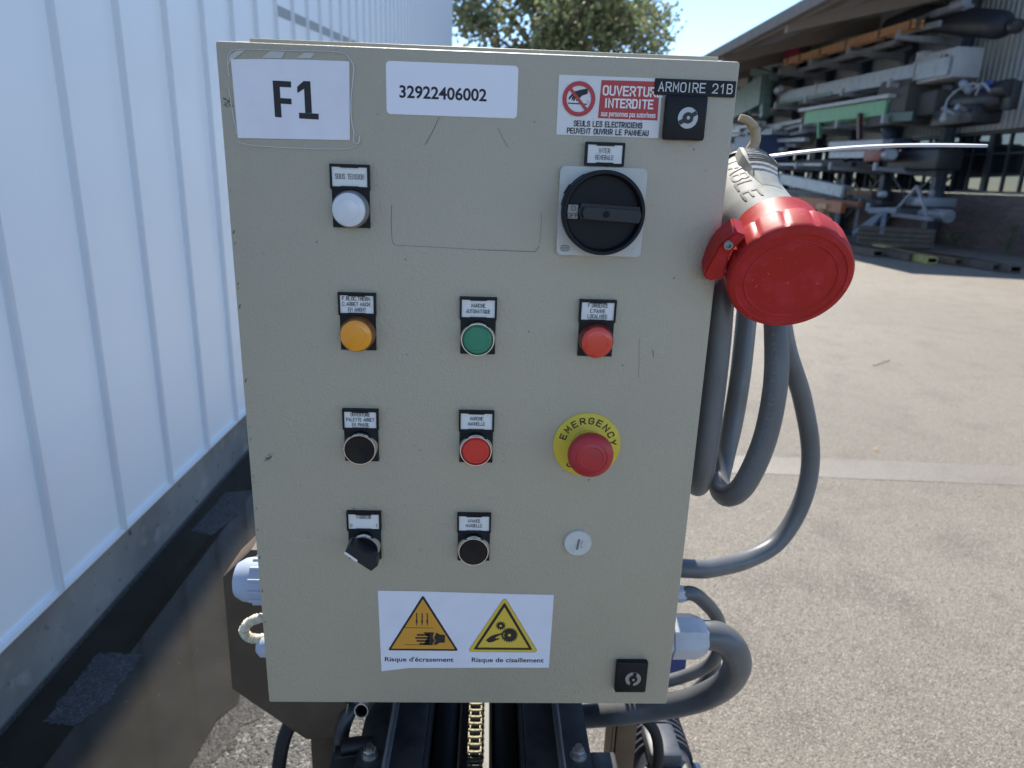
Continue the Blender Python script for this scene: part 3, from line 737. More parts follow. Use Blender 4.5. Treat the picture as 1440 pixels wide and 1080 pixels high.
f = MB().box(p.x-.4, p.x+.4, p.y-.4, p.y+.6, p.z-.12, p.z+.12, bev=.03).box(p.x-.3, p.x-.2, p.y-.35, p.y-.25, p.z+.13, p.z+.3, bev=.01)
tag(f.build('grey_base_plate', M['galv']), 'grey base casting on the lowest arm beside the column', 'machine part')
p = at(1312, 302, X=12.0)
f = MB().lathe([(.10, -.2), (.17, -.18), (.17, .9), (.12, 1.0)], p+Vector((0, -.5, 0)), (0, 1, .02), 14)
tag(f.build('grey_drum', M['rackarm']), 'horizontal grey drum under the lowest rack arm', 'drum')
a = at(1206, 328, X=10.0); b = at(1312, 334, X=11.6)
t = stored('timber_stack', 'low stack of weathered grey timber planks in front of the rack', 'timber stack', a)
d = Vector((b.x-a.x, b.y-a.y, 0))
for k in range(4):
    z = .1+k*.12; MB().bar((a.x, a.y, z), (a.x+d.x, a.y+d.y, z), .5-.04*k, .105).build('plank', M['timber'], t, smooth=False)
# hollow beams on the ground: near end at pixel, running away to upper left
ends = [(1234, 360, 'timber', 2.6, 'grey hollow timber beam, leftmost of those lying on the yard ground'), (1254, 360, 'timber', 2.6, 'grey hollow timber beam second from the left of the row on the ground'),
        (1284, 366, 'timber', 2.8, 'grey hollow timber beam just left of the two yellow ones'), (1310, 370, 'timber_y', 2.9, 'yellow hollow beam with grey streaks, left one of the pair'),
        (1331, 368, 'timber_y', 2.6, 'bright yellow hollow beam, right one of the pair on the ground'), (1349, 372, 'timber_b', 2.4, 'brown hollow beam just right of the yellow pair'),
        (1367, 373, 'timber_b', 2.4, 'brown hollow beam third right of the yellow pair'), (1402, 380, 'timber', 1.6, 'short grey hollow beam near the brick wall'), (1427, 383, 'timber', 1.3, 'shortest grey hollow beam, farthest right by the brick wall')]
for px, py, mk, L, lb in ends:
    p = at(px, py+2, Z=.0); d = Vector((-.05, 1, 0)).normalized(); x = Vector((1, .05, 0)).normalized()*.115
    f = MB(); z0, z1 = .012, .155
    o0, o1 = p, p+d*L
    ring = lambda c, s, za, zb: [c-x*s+Vector((0, 0, za)), c+x*s+Vector((0, 0, za)), c+x*s+Vector((0, 0, zb)), c-x*s+Vector((0, 0, zb))]
    vs = ring(o0, 1, z0, z1)+ring(o1, 1, z0, z1)+ring(o0, .78, z0+.03, z1-.03)+ring(o0+d*.5, .78, z0+.03, z1-.03)
    fs = [(0, 4, 5, 1), (1, 5, 6, 2), (2, 6, 7, 3), (3, 7, 4, 0), (4, 7, 6, 5)]+[(i, (i+1) % 4, 8+(i+1) % 4, 8+i) for i in range(4)]
    f.add(vs, fs, 0); f.add(vs, [(8+i, 8+(i+1) % 4, 12+(i+1) % 4, 12+i) for i in range(4)]+[(12, 13, 14, 15)], 1)
    tag(f.build('hollow_beam', [M[mk], M['hollow']], smooth=False), lb, 'beam', 'hollow beams lying on the yard ground by the shed')
r = random.Random(5)
for px, py, hh, lb in ((1412, 362, .75, 'taller green weed growing at the foot of the brick wall'), (1340, 345, .45, 'small dark weed beside the foot of the rack column')):
    p = at(px, py, X=12.85); p.z = 0; f = MB()
    for k in range(90):
        a = r.uniform(0, 6.28); q = p+Vector((math.cos(a)*r.uniform(0, .2), math.sin(a)*r.uniform(0, .5), hh*r.random()**.8)); s = r.uniform(.03, .08)
        n = Vector((r.gauss(0, 1), r.gauss(0, 1), r.gauss(0, 1))).normalized(); u = n.orthogonal().normalized(); v = n.cross(u)
        f.add([q-u*s, q-v*s*.4, q+u*s, q+v*s*.4], [(0, 1, 2, 3)])
    for k in range(6): f.tube([p, p+Vector((r.uniform(-.1, .1), r.uniform(-.3, .3), hh*.9))], .006, 5, smooth=False)
    tag(f.build('weed', M['leafc'], smooth=False), lb, 'weed')

# ------------------------------------------------------------------ chain conveyor below the cabinet
ZC = .75
cv = empty('chain_conveyor', (.2, .3, 0), 'dark steel chain conveyor running under the grey cabinet', 'conveyor')
YA, YB = -.28, 1.15
for s in (-1, 1):
    X = lambda v: .205+s*v
    f = MB()
    def bx(f, xa, xb, y0, y1, z0, z1, m=0, bev=0): f.box(min(X(xa), X(xb)), max(X(xa), X(xb)), y0, y1, z0, z1, m, bev)
    bx(f, .114, .148, YA, YB, .742, .748); bx(f, .145, .151, YA, YB, .60, .7415); bx(f, .066, .1115, YA, YB, .728, .738, 0, .002); bx(f, .060, .0655, YA, YB, .62, .736)
    f.build('side_rail', M['dark_steel'], cv)
    f = MB(); bx(f, .1117, .1145, YA, YB, .70, .756, 0, .001); bx(f, .108, .1110, YA, YB, .7385, .747)
    f.build('rail_edge', M['edge'], cv)
    f = MB(); bx(f, .024, .058, YA, YB, .64, .705, 0, .004); f.build('guide_bar', M['grease'], cv)
    f = MB(); bx(f, .0200, .0222, YA, YB, .66, .735); f.build('guide_edge', M['rust_edge'], cv)
    for yb in (.138, .62):
        f = MB(); o0 = (X(.133), yb, .748)
        f.lathe([(.011, 0), (.011, .0022)], o0, (0, 0, 1), 20); f.lathe([(.0085, .0022), (.0085, .0095), (.007, .0105)], o0, (0, 0, 1), 6)
        f.lathe([(.0048, .0105), (.0048, .0165)], o0, (0, 0, 1), 14)
        f.build('bolt', M['steel'], cv)
    f = MB(); bx(f, .1515, .185, .06, .16, .724, .735, 0, .003); f.bar((X(.168), .0, .73), (X(.185), -.05, .62), .03, .01)
    f.build('mounting_lug', M['dark_steel'], cv)
for s in (-1, 1):
    x0, x1 = sorted((.205+s*.016, .205+s*.175)); MB().box(x0, x1, .168, .85, .83, .835).build('unseen_sun_shield', M['dark_steel'], cv, smooth=False)  # unseen plates added to keep the sun off the rails
MB().box(.1885, .2232, .168, .262, .83, .835).build('unseen_sun_shield', M['dark_steel'], cv, smooth=False)  # unseen plate added to shade the near stretch of chain
for yc, mk in ((.205, 'rust'), (.04, 'dark_steel'), (.7, 'rust')):
    MB().box(.187, .223, yc-.03, yc+.03, .60, .64).build('cross_bar', M[mk], cv, smooth=False)
MB().box(.06, .35, YA, YB, .56, .575).build('bottom_tray', M['grease'], cv, smooth=False)
ch = MB(); ch2 = MB()
pit = .0127
for i in range(int((YB-YA)/pit)):
    y = YA+.01+i*pit; z = .716
    ch.lathe([(.0043, -.0060), (.0043, .0060)], (.2045, y, z), (1, 0, 0), 12)
    off = .0068 if i % 2 == 0 else .0084
    for s in (-1, 1):
        c = ch if i % 4 < 2 else ch
        x = .2045+s*off
        for yy in (y, y+pit): c.lathe([(.0052, -.0007), (.0052, .0007)], (x, yy, z), (1, 0, 0), 12)
        c.box(x-.00065, x+.00065, y, y+pit, z-.0036, z+.0036)
    ch.lathe([(.0018, -.0098), (.0018, .0098)], (.2045, y, z), (1, 0, 0), 8)
ch.build('roller_chain', M['brass'], cv)["kind"] = "stuff"
for y in (-.2, 1.05):
    for s in (-1, 1): MB().box(.205+s*.17-.02, .205+s*.17+.02, y-.02, y+.02, 0, .72).build('leg', M['dark_steel'], cv, smooth=False)
# drive pipe + hose beside it
pp = at(508, 1000, .175)
f = MB(); ax_ = (.10, .75, -.22)
f.lathe([(.0072, .004), (.0082, 0), (.0095, 0), (.0095, .4)], pp, ax_, 20, cap=False); f.lathe([(.0072, .004), (.0072, .06), (.0001, .061)], pp, ax_, 20, 1, cap=False)
tag(f.build('open_pipe', [M['steel'], M['black']]), 'open ended steel pipe poking out under the cabinet bottom left', 'pipe')
pts = [at(520, 955, .24), at(503, 985, .22), at(488, 1008, .2), at(480, 1040, .19), at(481, 1080, .18), at(484, 1140, .17)]
t = empty('grey_hose', pts[-1], 'grey hose with dark sleeve bending down beside the left post', 'hose')
MB().tube(pts, .0098, 16).build('hose', M['dark_steel'], t)
MB().tube([pts[0], pts[1].lerp(pts[2], .25)], .0135, 16, smooth=False).build('sleeve', M['bluepaint2'], t)
f = MB()
for (px, py, r_) in ((502, 1048, .011), (494, 1062, .014), (500, 1078, .012)): f.lathe([(r_, -.02), (r_, .02)], at(px, py, .16), (1, .2, 0), 12)
f.bar(at(500, 1050, .165), at(490, 1110, .15), .02, .02)
tag(f.build('clamp_block', M['grease']), 'greasy black clamp between the grey hose and conveyor rail', 'clamp')

# ------------------------------------------------------------------ support frame
YP = .22
sf = empty('support_frame', (.2, YP, 0), 'brown painted steel posts with clipped corner plate carrying the cabinet', 'frame')
f = MB(); f.box(-.026, .008, YP, YP+.03, 0, 1.4, bev=.003); f.build('post', M['rust'], sf)
f = MB(); f.box(.0085, .0135, YP-.004, YP+.02, .2, .99); f.box(.017, .022, YP, YP+.02, .2, .99); f.build('post_flange', M['rust'], sf, smooth=False)
YQ = .30
xa, xb = at(866, 1040, YQ).x, at(895, 1040, YQ).x
f = MB(); f.box(xa, xb, YQ, YQ+.03, 0, 1.4, bev=.003); f.build('post', M['rust_lt'], sf)
f = MB(); f.box(xa-.0115, xa-.008, YQ-.004, YQ+.028, .2, .99); f.box(xa-.0055, xa-.002, YQ, YQ+.02, .2, .99); f.build('post_flange', M['rust_lt'], sf, smooth=False)
MB().box(xa, xb, .2055, YQ-.0005, 1.2, 1.24).build('spacer', M['rust'], sf, smooth=False)
f = MB().prism([(-.079, 1.003), (-.117, .964), (-.119, .795), (-.026, .713), (-.02, .713), (.03, .72), (.03, 1.003)], YP-.018, YP-.0005)
bm = bmesh.new(); f.build('corner_plate', M['rust'], sf, smooth=False)
f = MB().prism([(-.079, 1.003), (-.117, .964), (-.119, .795), (-.119+.004, .795), (-.113, .962), (-.077, .999), (.03, .999), (.03, 1.003)], YP-.0005, YP+.05)
f.build('plate_flange', M['rust_lt'], sf, smooth=False)  # tan colour imitates sunlight on the brown plate's top edge
f = MB(); f.box(-.03, .39, YP+.0305, YP+.06, 1.0, 1.05); f.build('cross_rail', M['rust'], sf, smooth=False)

# gear motor
gm = empty('gear_motor', (.45, .3, .6), 'dark grey blue finned gear motor behind the right post', 'motor')
mc = at(926, 1058, .40)
mX, mY, mZ = mc.x, .335, mc.z
f = MB(); f.lathe([(.040, 0), (.047, .008), (.047, .05), (.050, .055), (.050, .17), (.040, .18)], (mX, mY, mZ), (0, 1, 0), 28)
for k in range(9): f.lathe([(.054, 0), (.054, .004)], (mX, mY+.04+k*.013, mZ), (0, 1, 0), 28)
f.build('housing', M['motor'], gm)
f = MB(); f.box(mX-.035, mX+.02, mY-.005, mY+.07, mZ+.035, mZ+.062, bev=.008); f.build('terminal_box', M['motor'], gm)
f = MB()
for k in range(6): f.box(mX-.042+k*.011, mX-.037+k*.011, mY-.022, mY+.002, mZ-.06, mZ+.033, bev=.001)
f.build('cooling_fins', M['motor'], gm)
f = MB().box(mX+.018, mX+.040, mY-.02, mY+.02, mZ-.06, mZ+.035, bev=.008); f.build('bracket', M['grease'], gm)
f = MB().lathe([(.007, 0), (.007, .01), (.004, .012)], (mX+.03, mY-.02, mZ+.018), (0, -1, 0), 6); f.build('bolt', M['steel'], gm)
f = MB().lathe([(.012, 0), (.020, .004), (.020, .012), (.012, .016)], (mX+.048, mY+.02, mZ-.005), (1, 0, 0), 20); f.build('end_cap', M['gland'], gm)
xp = at(948, 1025, .46).x; f = MB().box(xp-.010, xp+.010, .56, .58, .0, .80, bev=.002)
tag(f.build('grey_post', M['rackarm']), 'narrow grey steel post just right of the gear motor', 'post')
f = MB().box(.436, .512, .27, .38, .745, .812, bev=.006).lathe([(.016, 0), (.016, .006)], (.512, .33, .785), (1, 0, 0), 16)
tag(f.build('blue_drive_cover', M['bluepaint']), 'blue painted drive cover just visible behind the thick hose loops', 'drive cover')

# ------------------------------------------------------------------ cabinet
ZB = .95
cab = empty('control_cabinet', (.2, .1, ZB), 'pebble grey steel electrical control cabinet with buttons stickers and rotary switch', 'control cabinet')
B = MB().box(.004, .396, .021, .205, ZB+.004, ZB+.604, bev=.004)
B.box(.02, .388, .0185, .0208, ZB+.598, ZB+.6055, bev=.0008)
for x in (.085, .19, .30, .372): B.lathe([(.004, 0), (.0035, .0015), (.0015, .0022)], (x, .035, ZB+.604), (0, 0, 1), 10)
body = B.build('body', M['paint2'], cab)
MB().box(-.0030, .3998, .0186, .0206, ZB+.002, ZB+.5995).build('gasket', M['gasket'], cab, smooth=False)
D = MB().box(0, .4, 0, .018, ZB, ZB+.6, bev=.0022)
door = D.build('door', M['paint'], cab)
# fine scratches and scuffs on the door paint
sc = MB()
def scr(pts, w_=.0006, m=0):
    for (a, b), (c, d) in zip(pts[:-1], pts[1:]):
        v = Vector((c-a, d-b)); L = v.length; n = Vector((-v.y, v.x))/L*w_/2
        sc.add([(a+n.x, -.0002, ZB+b+n.y), (a-n.x, -.0002, ZB+b-n.y), (c-n.x, -.0002, ZB+d-n.y), (c+n.x, -.0002, ZB+d+n.y)], [(0, 1, 2, 3)], m)
scr([(.168, .5515), (.163, .541), (.157, .531)], .0005); scr([(.214, .545), (.218, .538), (.2225, .531)], .0004)
scr([(.130, .484), (.1295, .47), (.130, .456), (.132, .4525)], .0004); scr([(.132, .4525), (.17, .4517), (.2, .4508)], .0003); scr([(.2, .4508), (.247, .4505), (.2505, .455)], .0005); scr([(.2505, .457), (.251, .47), (.251, .482)], .0003)
scr([(.3395, .38), (.341, .36), (.342, .345)], .00025); scr([(.352, .37), (.3535, .363)], .0005)
for i in range(20):
    x, z = rnd.uniform(.01, .39), rnd.uniform(.01, .59); s = rnd.uniform(.0003, .0009)
    scr([(x, z), (x+rnd.uniform(-.0015, .0015), z+s*2)], s)
for i in range(16):      # chipped paint along the left edge
    z = rnd.uniform(.05, .5); scr([(.0025, z), (.0028+rnd.uniform(0, .0012), z+rnd.uniform(.001, .004))], rnd.uniform(.0004, .0012))
for i in range(7):
    x, z = .0155+rnd.uniform(-.0035, .0035), .2625+rnd.uniform(-.004, .004)
    scr([(x, z), (x+.003, z+rnd.uniform(-.003, .003))], rnd.uniform(.0008, .002), 1)
for i in range(14):
    x, z = .0055+rnd.uniform(-.002, .003), .556+rnd.uniform(-.003, .003); scr([(x, z), (x+rnd.uniform(-.002, .002), z+.001)], .0007)
for i in range(10):
    x, z = rnd.choice([.15, .21, .222])+rnd.uniform(-.004, .004), rnd.choice([.17, .27, .15])+rnd.uniform(-.006, .006); scr([(x, z), (x+.002, z+rnd.uniform(-.002, .002))], .0006, 1)
sc.build('scratches', [mat('scratch_dark', (.13, .12, .10), .7), mat('scuff', (.25, .245, .22), .6)], door, smooth=False)['kind'] = 'stuff'

def rrect(x0, x1, z0, z1, r, n=5):
    P = []
    for cx, cz, a0 in ((x1-r, z1-r, 0), (x0+r, z1-r, 90), (x0+r, z0+r, 180), (x1-r, z0+r, 270)):
        for i in range(n+1):
            a = R(a0+90*i/n); P.append((cx+r*math.cos(a), cz+r*math.sin(a)))
    return P[::-1]
def Z(z): return ZB+z
# legend plates and buttons: grid of 100 mm
def legend(parent, cx, cz, lines, htext=.0034, big=True):
    pl = MB()
    top, bot = cz+.0345, cz-.0145
    pl.prism([(cx-.0155, Z(top)), (cx+.0155, Z(top)), (cx+.0155, Z(cz+.0155)), (cx+.0148, Z(cz+.0145)), (cx+.0148, Z(bot)), (cx-.0148, Z(bot)), (cx-.0148, Z(cz+.0145)), (cx-.0155, Z(cz+.0155))], -.0022, 0)
    fx = .0138
    pl.box(cx-.0155, cx+.0155, -.0046, -.0022, Z(top)-.0022, Z(top)); pl.box(cx-.0155, cx+.0155, -.0046, -.0022, Z(cz+.0157), Z(cz+.0174))
    pl.box(cx-.0155, cx-fx, -.0046, -.0022, Z(cz+.0174), Z(top)-.0022); pl.box(cx+fx, cx+.0155, -.0046, -.0022, Z(cz+.0174), Z(top)-.0022)
    pl.box(cx-.007, cx+.007, -.0050, -.0036, Z(top)-.0028, Z(top)-.0010); pl.box(cx-.007, cx+.007, -.0050, -.0036, Z(cz+.0166), Z(cz+.0179))
    o = pl.build('legend_holder', M['black'], parent, smooth=False)
    ins = MB(); ins.box(cx-fx, cx+fx, -.0036, -.0023, Z(cz+.0175), Z(top)-.0023)
    for (s, dx, dz, wd, al) in lines:
        ins.stroke(s, cx+dx, Z(cz+.0251+dz), -.00385, htext, wd, .00042, 1, al)
    ins.build('legend_insert', [M['label'], M['ink']], parent, smooth=False)
def button(name, label, cx, cz, lines, kind, lensm, bez=None, ht=.0034):
    p = empty(name, (cx, 0, Z(cz)), '', ''); del p['label']; del p['category']
    p.location = Vector((cx, 0, Z(cz)))-ORG[cab.name]; p.parent = cab; ORG[p.name] = Vector((cx, 0, Z(cz))); p['label'] = label
    legend(p, cx, cz, lines, ht)
    o = (cx, -.0022, Z(cz)); ax = (0, -1, 0)
    if kind == 'pilot':
        MB().lathe([(.0148, 0), (.0148, .003), (.0143, .0042), (.0138, .0085), (.0132, .0095)], o, ax, 40).build('bezel', bez, p)
        MB().lathe([(.0131, .004), (.0131, .0098), (.0128, .0108), (.011, .0118), (.0085, .0122), (.0083, .0119), (.004, .0123), (.0003, .0124)], o, ax, 40).build('lens', lensm, p)
    else:
        MB().lathe([(.0146, 0), (.0146, .0045), (.0141, .009), (.0137, .0098), (.0131, .0098), (.0127, .009), (.0127, .004)], o, ax, 40, cap=False).build('bezel', M['chrome'], p)
        if kind == 'lit':
            MB().lathe([(.0127, .004), (.0122, .0085), (.0114, .0085), (.0112, .0098), (.0105, .0104), (.009, .0104), (.0088, .0100), (.0003, .0102)], o, ax, 40).build('lens', lensm, p)
        elif kind == 'push':
            MB().lathe([(.0127, .004), (.0125, .0098), (.0121, .0105), (.0100, .0105), (.007, .0100), (.0003, .0097)], o, ax, 40).build('cap', lensm, p)
        else:
            MB().lathe([(.0127, .004), (.0127, .0085), (.0003, .0086)], o, ax, 40).build('cap', lensm, p)
            h = MB(); a = R(-37); cx_, cz_ = cx+.0008, Z(cz+.0006)
            def fr(v):
                x, y, z = v; return (cx_+x*math.cos(a)-z*math.sin(a), y, cz_+x*math.sin(a)+z*math.cos(a))
            h.prism([(-.0130, .0052), (.0115, .0062), (.0165, .0018), (.0150, -.0062), (-.0128, -.0066), (-.0148, -.004), (-.0150, .003)], -.0245, -.0108, 0, fr)
            h.build('handle', M['dkgrey'], p)
            h = MB().prism([(-.0146, -.0064), (-.001, -.0066), (-.0004, -.0055), (-.001, -.0045), (-.0146, -.0042)], -.0248, -.0246, 0, fr); h.build('pointer_line', M['white_print'], p, smooth=False)
    return p
T2 = lambda a, b, wa, wb_: [(a, 0, .0024, wa, 'C'), (b, 0, -.0024, wb_, 'C')]
T3 = lambda a, b, c, wa, wb_, wc: [(a, 0, .0046, wa, 'C'), (b, 0, 0, wb_, 'C'), (c, 0, -.0046, wc, 'C')]
button('pilot_light', 'white pilot light under the SOUS TENSION plate', .098, .480, [('SOUS TENSION', 0, 0, .0225, 'C')], 'pilot', M['lens_white'], M['bez_grey'], .0042)
button('pilot_light', 'amber pilot light', .1005, .3785, T3('F.BLOC.THERM.', 'C.ARRET MACH.', 'EN AMONT', .0235, .0235, .0145), 'pilot', M['lens_amber'], M['bez_amber'], .0034)
button('illuminated_button', 'green button in clear ring', .2013, .3775, T2('MARCHE', 'AUTOMATIQUE', .0115, .020), 'lit', M['lens_green'])
button('pilot_light', 'orange red pilot light', .3017, .378, T3('F.URGENCE', 'C.PANNE', 'LOCALISEE', .0165, .0125, .0165), 'pilot', M['lens_redor'], M['bez_red'], .0034)
button('push_button', 'black push button under the OUVERTURE PALETTE plate', .1003, .2768, T3('OUVERTURE', 'PALETTE ARRET', 'EN PHASE', .0165, .0238, .0145), 'push', M['black_gloss'], ht=.0033)
button('illuminated_button', 'red button in clear ring', .2015, .2775, T2('MARCHE', 'MANUELLE', .0112, .0145), 'lit', M['lens_red'])
button('selector_switch', 'black selector switch turned left', .1005, .1785, [('VIBREUR', 0, .0042, .0132, 'C'), ('0', -.0115, -.0042, None, 'C'), ('1', .0115, -.0042, None, 'C')], 'select', M['black_gloss'], ht=.0033)
button('push_button', 'black push button under the AVANCE MANUELLE plate', .2010, .1782, T2('AVANCE', 'MANUELLE', .0112, .0148), 'push', M['black_gloss'])

def part(name, label, loc):
    p = bpy.data.objects.new(name, None); COL.objects.link(p); p.parent = cab; p.empty_display_size = .03
    p.location = Vector(loc)-ORG[cab.name]; ORG[p.name] = Vector(loc); p['label'] = label; return p
# emergency stop
ex, ez = .3005, .2812
p = part('emergency_stop', 'red mushroom emergency stop on yellow disc', (ex, 0, Z(ez)))
f = MB().lathe([(.0302, 0), (.0302, .0012), (.0298, .0016), (.0003, .0017)], (ex, 0, Z(ez)), (0, -1, 0), 64, 0)
def arc(word, a0, a1, rad, up=1):
    n = len(word)
    for i, chx in enumerate(word):
        a = a0+(a1-a0)*i/(n-1)
        f.stroke(chx, ex+rad*math.cos(R(a)), Z(ez)+rad*math.sin(R(a)), -.0020, .0064, .0040, (.00108), 1, 'C', None, R(a-90) if up else R(a+90))
arc('EMERGENCY', 160, 8, .0232)
arc('STOP', 232, 308, .0232, 0)
f.build('yellow_disc', [M['yellow_disc'], M['ink']], p, angle=50)
MB().lathe([(.0148, .0017), (.0148, .010), (.0138, .012), (.0122, .012), (.0122, .019)], (ex, 0, Z(ez)), (0, -1, 0), 40).build('collar', M['chrome'], p)
MB().lathe([(.0125, .0175), (.0185, .0195), (.0198, .022), (.0198, .0255), (.0188, .0285), (.0165, .0305), (.0135, .0318), (.0131, .0313), (.0100, .0322), (.0092, .0317), (.004, .0322), (.0003, .0323)],
           (ex, 0, Z(ez)), (0, -1, 0), 48).build('mushroom', M['mush'], p)
# main switch
mx_, mz_ = .2990, .4838
p = part('main_switch', 'black rotary main switch on light grey square plate', (mx_, 0, Z(mz_)))
f = MB().prism(rrect(mx_-.0348, mx_+.0348, Z(mz_-.0348), Z(mz_+.0348), .004), -.0045, 0)
f.build('plate', M['switch_grey'], p)
f = MB()
for i in range(9):
    a0 = R(118+i*6); a1 = R(118+(i+1)*6)
    f.add([(mx_+.0335*math.cos(a), -.0048, Z(mz_)+.0335*math.sin(a)) for a in (a0, a1)]+[(mx_+.0325*math.cos(a), -.0048, Z(mz_)+.0325*math.sin(a)) for a in (a1, a0)], [(3, 2, 1, 0)])
a = R(149)
f.prism([(mx_+.0346*math.cos(R(156)), Z(mz_)+.0346*math.sin(R(156))), (mx_+.0346*math.cos(R(142)), Z(mz_)+.0346*math.sin(R(142))), (mx_+.0330*math.cos(R(142)), Z(mz_)+.0330*math.sin(R(142))), (mx_+.0330*math.cos(R(156)), Z(mz_)+.0330*math.sin(R(156)))], -.0058, -.0046)
pr = rrect(mx_-.0315, mx_-.0245, Z(mz_-.0315), Z(mz_-.0272), .0020, 4)
for q0, q1 in zip(pr, pr[1:]+pr[:1]):
    v = Vector((q1[0]-q0[0], q1[1]-q0[1])); L = max(v.length, 1e-6); n = Vector((-v.y, v.x))/L*.00022
    f.add([(q0[0]+n.x, -.0048, q0[1]+n.y), (q0[0]-n.x, -.0048, q0[1]-n.y), (q1[0]-n.x, -.0048, q1[1]-n.y), (q1[0]+n.x, -.0048, q1[1]+n.y)], [(0, 1, 2, 3)])
f.text('OOTO', mx_-.028, Z(mz_-.02935), -.0048, .0021, .005, 0, .02)
f.build('plate_marks', M['ink'], p, smooth=False)
kn = MB().lathe([(.0328, .0045), (.0328, .0185), (.0318, .0205), (.0300, .0205), (.0290, .0190), (.0284, .0120), (.0003, .0115)], (mx_, 0, Z(mz_)), (0, -1, 0), 64)
kn.build('rotary_dial', M['knob_black'], p)
def fr2(v):
    a = R(-2.0); x, y, z = v; return (mx_+x*math.cos(a)-z*math.sin(a), y, Z(mz_)+x*math.sin(a)+z*math.cos(a))
h = MB()
h.prism([(-.0185, .0066), (.0278, .0064), (.0292, .0), (.0278, -.0062), (-.0185, -.0056), (-.0205, 0)], -.0190, -.0116, 0, fr2)
h.prism([(-.0165, .0040), (.0268, .0040), (.0282, 0), (.0268, -.0052), (-.0165, -.0046), (-.0180, 0)], -.0270, -.0190, 0, fr2)
h.build('handle', M['dkgrey'], p, angle=20)
MB().lathe([(.0027, .02705), (.0027, .0272), (.0003, .0272)], (mx_+.0005, 0, Z(mz_-.0005)), (0, -1, 0), 20).build('handle_hole', M['hollow'], p)
f = MB(); f.box(mx_-.0288, mx_-.0200, -.0150, -.0116, Z(mz_-.0052), Z(mz_+.0058), bev=.0006)
f.stroke('O', mx_-.0240, Z(mz_+.0030), -.01515, .0036, .0028, .0005, 1); f.stroke('OFF', mx_-.0243, Z(mz_-.0026), -.01515, .0034, .0082, .0005, 1)
f.build('position_window', [mat('window_grey', (.30, .29, .27), .4), M['ink']], p, smooth=False)
MB().box(mx_-.007, mx_-.0035, -.0192, -.0186, Z(mz_-.0308), Z(mz_-.0298)).build('index_mark', M['white_print'], p, smooth=False)
f = MB(); f.prism(rrect(.2832, .3145, Z(.5195), Z(.5375), .0012, 3), -.0035, 0)
f.box(.2832, .3145, -.0048, -.0035, Z(.5355), Z(.5373)); f.box(.2832, .3145, -.0048, -.0035, Z(.5197), Z(.5214)); f.box(.2832, .2851, -.0048, -.0035, Z(.5214), Z(.5355)); f.box(.3126, .3145, -.0048, -.0035, Z(.5214), Z(.5355))
f.box(.292, .306, -.0052, -.0036, Z(.5346), Z(.5356)); f.box(.292, .306, -.0052, -.0036, Z(.5213), Z(.5222))
f.build('legend_holder', M['black'], p, smooth=False)
f = MB(); f.box(.2852, .3125, -.0042, -.0036, Z(.5216), Z(.5353)); f.stroke('INTER.', .2988, Z(.5310), -.0044, .0036, .0100, .0004, 1); f.stroke('GENERALE', .2985, Z(.5260), -.0044, .0036, .0142, .0004, 1)
f.build('legend_insert', [M['label'], M['greyink']], p, smooth=False)
# locks
def lock(x0, x1, z0, z1, cx, cz, rot):
    p = part('door_lock', 'black square quarter turn lock ' + ('below the black name strip' if z0 > .3 else 'at the lower right corner'), ((x0+x1)/2, 0, Z((z0+z1)/2)))
    MB().box(x0, x1, -.0065, 0, Z(z0), Z(z1), bev=.0016).build('lock_case', M['black'], p)
    q = MB().lathe([(.0078, .0062), (.0078, .0072), (.0003, .0073)], (cx, 0, Z(cz)), (0, -1, 0), 32); q.build('lock_face', M['lockm'], p)
    q = MB().lathe([(.0042, .0073), (.0042, .0078), (.0016, .0078), (.0003, .0077)], (cx, 0, Z(cz)), (0, -1, 0), 24)
    c, s = math.cos(rot), math.sin(rot)
    def fr(v): x, y, z = v; return (cx+x*c-z*s, y, Z(cz)+x*s+z*c)
    q.prism([(-.0074, .0016), (.0074, .0016), (.0074, -.0016), (-.0074, -.0016)], -.0079, -.0074, 0, fr); q.build('key_slot', M['black_gloss'], p)
    MB().lathe([(.0013, .0080), (.0013, .0086), (.0003, .0087)], (cx, 0, Z(cz)), (0, -1, 0), 16).build('lock_pin', M['lockm'], p)
lock(.3435, .3760, .5410, .5735, .3612, .5572, R(32)); lock(.3440, .3752, .0195, .0550, .3610, .0365, R(78))
# blanking plug
p = part('blanking_plug', 'pale grey round blanking plug', (.298, 0, Z(.183)))
MB().lathe([(.0130, 0), (.0130, .0016), (.0122, .0026), (.0003, .0028)], (.298, 0, Z(.183)), (0, -1, 0), 40).build('disc', M['plug_white'], p)
def fr3(v): x, y, z = v; a = R(-8); return (.298+x*math.cos(a)-z*math.sin(a), y, Z(.183)+x*math.sin(a)+z*math.cos(a))
f = MB().prism([(-.0008, .005), (.0012, .005), (.0012, -.006), (-.0008, -.006)], -.0030, -.0029, 0, fr3); f.text('PG 16', .0035, 0, -.0030, .0018, .008, 0, 0, 'C', fr3, R(-80)); f.build('slot', mat('slot_grey', (.16, .16, .15), .6), p, smooth=False)

